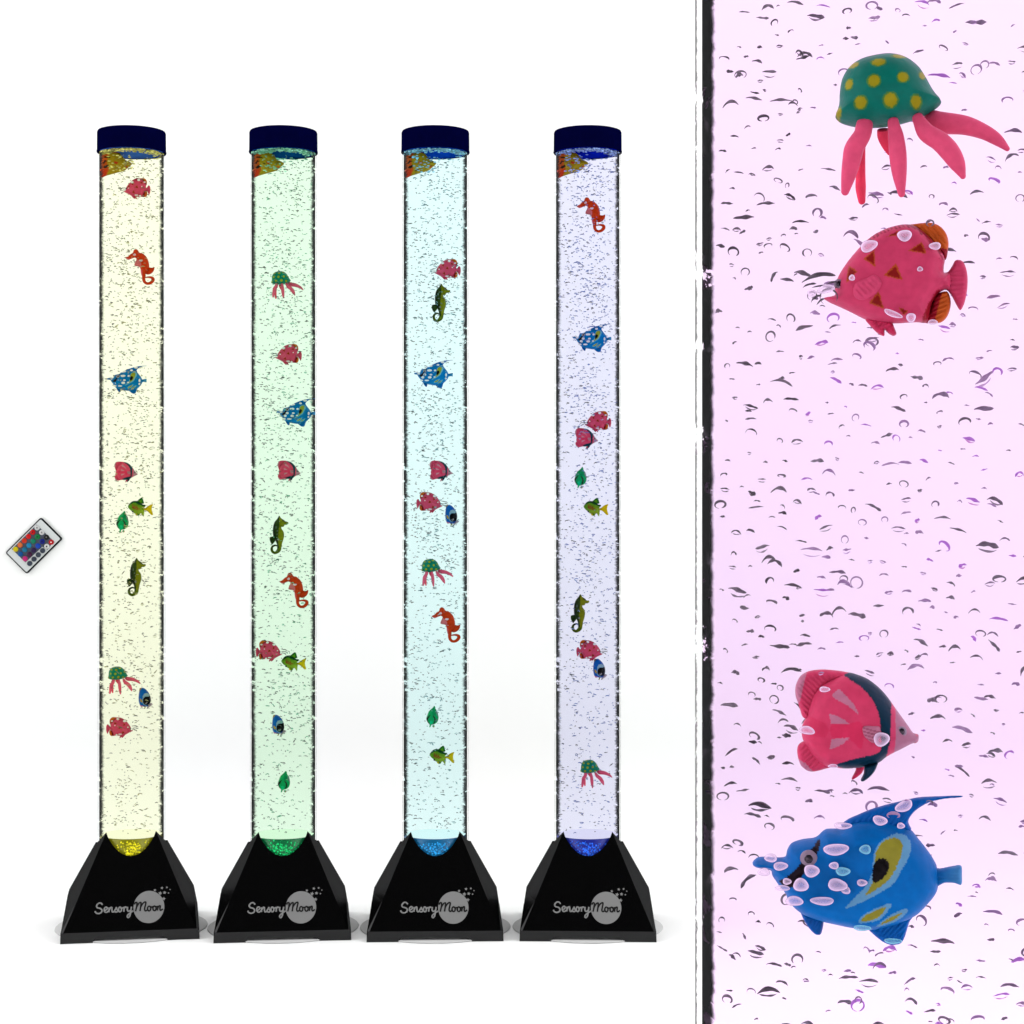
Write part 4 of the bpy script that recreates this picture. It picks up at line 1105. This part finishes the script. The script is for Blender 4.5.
# ------------------------------------------------------------------ remote control on the backdrop
def make_remote():
    dep = WALL_Y - CAM.y - 0.004
    u = dep / F
    cx = (33.7 - 512) * u; cz = CAM.z - (545.3 - 512) * u
    t = empty('remote_control', (cx, WALL_Y - 0.0002, cz))
    tag(t, 'small white remote control with rows of coloured round buttons, tilted, left of the lamps', 'remote control')
    # traced on a crop enlarged 11.375 times
    def P(X, Y, off): return Vector(((X / 11.375 - 34.0) * u * 1.022, -off, -(500 + Y / 11.375 - 545.3) * u * 1.022))
    a = np.array((70., 597.)); b = np.array((468., 203.)); c = np.array((703., 437.)); d = np.array((310., 836.))
    def rr(k, inset_pts=None, r=22):
        cs = [a, b, c, d]; m = sum(cs) / 4; out = []
        cs = [m + (q - m) * 1 for q in cs]
        e1 = (b - a) / np.linalg.norm(b - a); e2 = (d - a) / np.linalg.norm(d - a)
        L = np.linalg.norm(b - a); W = np.linalg.norm(d - a)
        x0, x1, y0, y1 = k, L - k, k, W - k
        for (cxx, cyy, s) in ((x0 + r, y0 + r, PI), (x1 - r, y0 + r, 1.5 * PI), (x1 - r, y1 - r, 0), (x0 + r, y1 - r, .5 * PI)):
            for q in range(6):
                an = s + q / 5 * PI / 2
                out.append(a + e1 * (cxx + r * math.cos(an)) + e2 * (cyy + r * math.sin(an)))
        return out
    def prism(name, pts, o0, o1, m, par, bev=0.0):
        n = len(pts); cen = sum(pts) / n
        rings = [[P(*p, o0) for p in pts], [P(*p, o1 - bev) for p in pts], [P(*(cen + (p - cen) * (1 - (0.03 if bev else 0))), o1) for p in pts]]
        v = rings[0] + rings[1] + rings[2]
        f = [tuple(range(2 * n, 3 * n)), tuple(range(n))[::-1]]
        for r_ in (0, 1):
            f += [(r_ * n + i, r_ * n + (i + 1) % n, (r_ + 1) * n + (i + 1) % n, (r_ + 1) * n + i) for i in range(n)]
        o = mesh_obj(name, v, f, m, par, smooth=False)
        bm = bmesh.new(); bm.from_mesh(o.data); bmesh.ops.recalc_face_normals(bm, faces=bm.faces[:]); bm.to_mesh(o.data); bm.free()
        return o
    body = prism('body', rr(0), 0.0, 0.0055, plastic('remote_edge', (0.006, 0.0065, 0.009), rough=0.5, spec=0.1), t, bev=0.001)
    prism('faceplate', rr(15, r=14), 0.004, 0.0062, plastic('remote_face', lin((212, 216, 216)), rough=0.45, spec=0.3, mul=0.85), t)
    mp = plastic('remote_panel', lin((84, 90, 104)), rough=0.6, spec=0.1, mul=0.7)
    e1 = (b - a) / np.linalg.norm(b - a); e2 = (d - a) / np.linalg.norm(d - a)
    pan = [np.array(q, float) for q in [(150, 555), (420, 285), (520, 382), (640, 470), (590, 520), (545, 565), (500, 530), (300, 705), (230, 640)]]
    pan = [np.array(q, float) for q in [(148, 556), (424, 284), (528, 388), (622, 480), (580, 516), (546, 566), (486, 532), (298, 706)]]
    prism('button_panel', pan, 0.006, 0.0066, mp, t)
    W = (232, 232, 232)
    btn = [(430, 320, W), (482, 372, W), (534, 425, (14, 14, 16)), (587, 480, (206, 8, 26)),
           (381, 369, (222, 6, 14)), (434, 421, (2, 136, 66)), (486, 473, (2, 26, 142)), (538, 527, W),
           (334, 417, (228, 16, 18)), (387, 469, (2, 136, 104)), (439, 522, (4, 70, 196)), (491, 575, (62, 72, 88)),
           (287, 464, (224, 52, 20)), (339, 517, (4, 138, 190)), (391, 570, (48, 24, 80)), (443, 621, (62, 72, 88)),
           (240, 512, (240, 122, 62)), (292, 564, (4, 120, 160)), (344, 617, (72, 20, 64)), (395, 669, (62, 72, 88)),
           (191, 559, (228, 206, 10)), (244, 612, (4, 86, 160)), (296, 665, (214, 40, 130)), (347, 717, (62, 72, 88))]
    mats = {}
    for (X, Y, colr) in btn:
        if colr not in mats: mats[colr] = plastic('button_rubber', lin(colr), rough=0.4, spec=0.2, mul=0.62)
        n = 20; r = 29
        rings = [(r, 0.0062), (r, 0.0076), (r * 0.86, 0.0083), (r * 0.5, 0.0086)]
        v = []; f = []
        for (q, off) in rings:
            for k in range(n):
                an = 2 * PI * k / n; v.append(P(X + q * math.cos(an), Y + q * math.sin(an), off))
        for i in range(3):
            for k in range(n): f.append((i * n + k, i * n + (k + 1) % n, (i + 1) * n + (k + 1) % n, (i + 1) * n + k))
        f.append(tuple(3 * n + k for k in range(n)))
        o = mesh_obj('button', v, f, mats[colr], t)
        bm = bmesh.new(); bm.from_mesh(o.data); bmesh.ops.recalc_face_normals(bm, faces=bm.faces[:]); bm.to_mesh(o.data); bm.free()
        o.data.polygons.foreach_set('use_smooth', [True] * len(o.data.polygons))
    # small printed marks on the buttons
    def mark(X, Y, r, m):
        pts = [np.array((X + r * math.cos(k * PI / 4), Y + r * math.sin(k * PI / 4))) for k in range(8)]
        return prism('button_mark', pts, 0.0084, 0.0089, m, t)
    for (X, Y, r, m) in [(381, 369, 8, M_dark), (434, 421, 8, M_dark), (486, 473, 8, M_dark), (538, 527, 9, M_dark), (534, 425, 8, M_grey), (587, 480, 7, plastic('white_print', (.8, .8, .8))), (430, 320, 10, M_grey), (482, 372, 10, M_grey)]:
        mark(X, Y, r, m)
make_remote()

# ------------------------------------------------------------------ light
w = bpy.data.worlds.new('World'); S.world = w; w.use_nodes = True
nt = w.node_tree
for n in list(nt.nodes): nt.nodes.remove(n)
out = nt.nodes.new('ShaderNodeOutputWorld'); bg = nt.nodes.new('ShaderNodeBackground')
tc = nt.nodes.new('ShaderNodeTexCoord')
nm_ = N(nt, 'ShaderNodeVectorMath', operation='NORMALIZE'); nt.links.new(tc.outputs['Generated'], nm_.inputs[0])
dp = N(nt, 'ShaderNodeVectorMath', operation='DOT_PRODUCT'); nt.links.new(nm_.outputs[0], dp.inputs[0])
e = math.radians(28)
dp.inputs[1].default_value = (0, -math.cos(e), math.sin(e))  # dark cone added on the camera side so base fronts reflect black
mr = N(nt, 'ShaderNodeMapRange', interpolation_type='SMOOTHSTEP')
mr.inputs['From Min'].default_value = 0.72; mr.inputs['From Max'].default_value = 0.88
mr.inputs['To Min'].default_value = 2.79; mr.inputs['To Max'].default_value = 0.02
nt.links.new(dp.outputs['Value'], mr.inputs['Value'])
bg.inputs['Color'].default_value = (1, 1, 1, 1)
sx = N(nt, 'ShaderNodeSeparateXYZ'); nt.links.new(nm_.outputs[0], sx.inputs[0])
zr = N(nt, 'ShaderNodeMapRange'); zr.inputs['From Min'].default_value = 0.0; zr.inputs['From Max'].default_value = 1.0
zr.inputs['To Min'].default_value = 1.12; zr.inputs['To Max'].default_value = 0.78  # dimmed overhead to even out the backdrop
nt.links.new(sx.outputs['Z'], zr.inputs['Value'])
ml = N(nt, 'ShaderNodeMath', operation='MULTIPLY')
nt.links.new(mr.outputs['Result'], ml.inputs[0]); nt.links.new(zr.outputs['Result'], ml.inputs[1])
nt.links.new(ml.outputs[0], bg.inputs['Strength'])
nt.links.new(bg.outputs[0], out.inputs[0])

# ------------------------------------------------------------------ camera and render settings
cam = bpy.data.cameras.new('Camera'); co = bpy.data.objects.new('Camera', cam); link(co)
co.location = CAM; co.rotation_euler = (PI / 2, 0, 0)
cam.sensor_width = 36; cam.lens = F / 1024 * 36; cam.clip_start = 0.02; cam.clip_end = 50
S.camera = co
S.view_settings.view_transform = 'Standard'; S.view_settings.look = 'None'
S.view_settings.exposure = 0; S.view_settings.gamma = 1; S.view_settings.use_curve_mapping = False
S.render.engine = 'CYCLES'
S.cycles.transparent_max_bounces = 48
S.cycles.max_bounces = 10
S.cycles.use_denoising = True
S.render.film_transparent = False
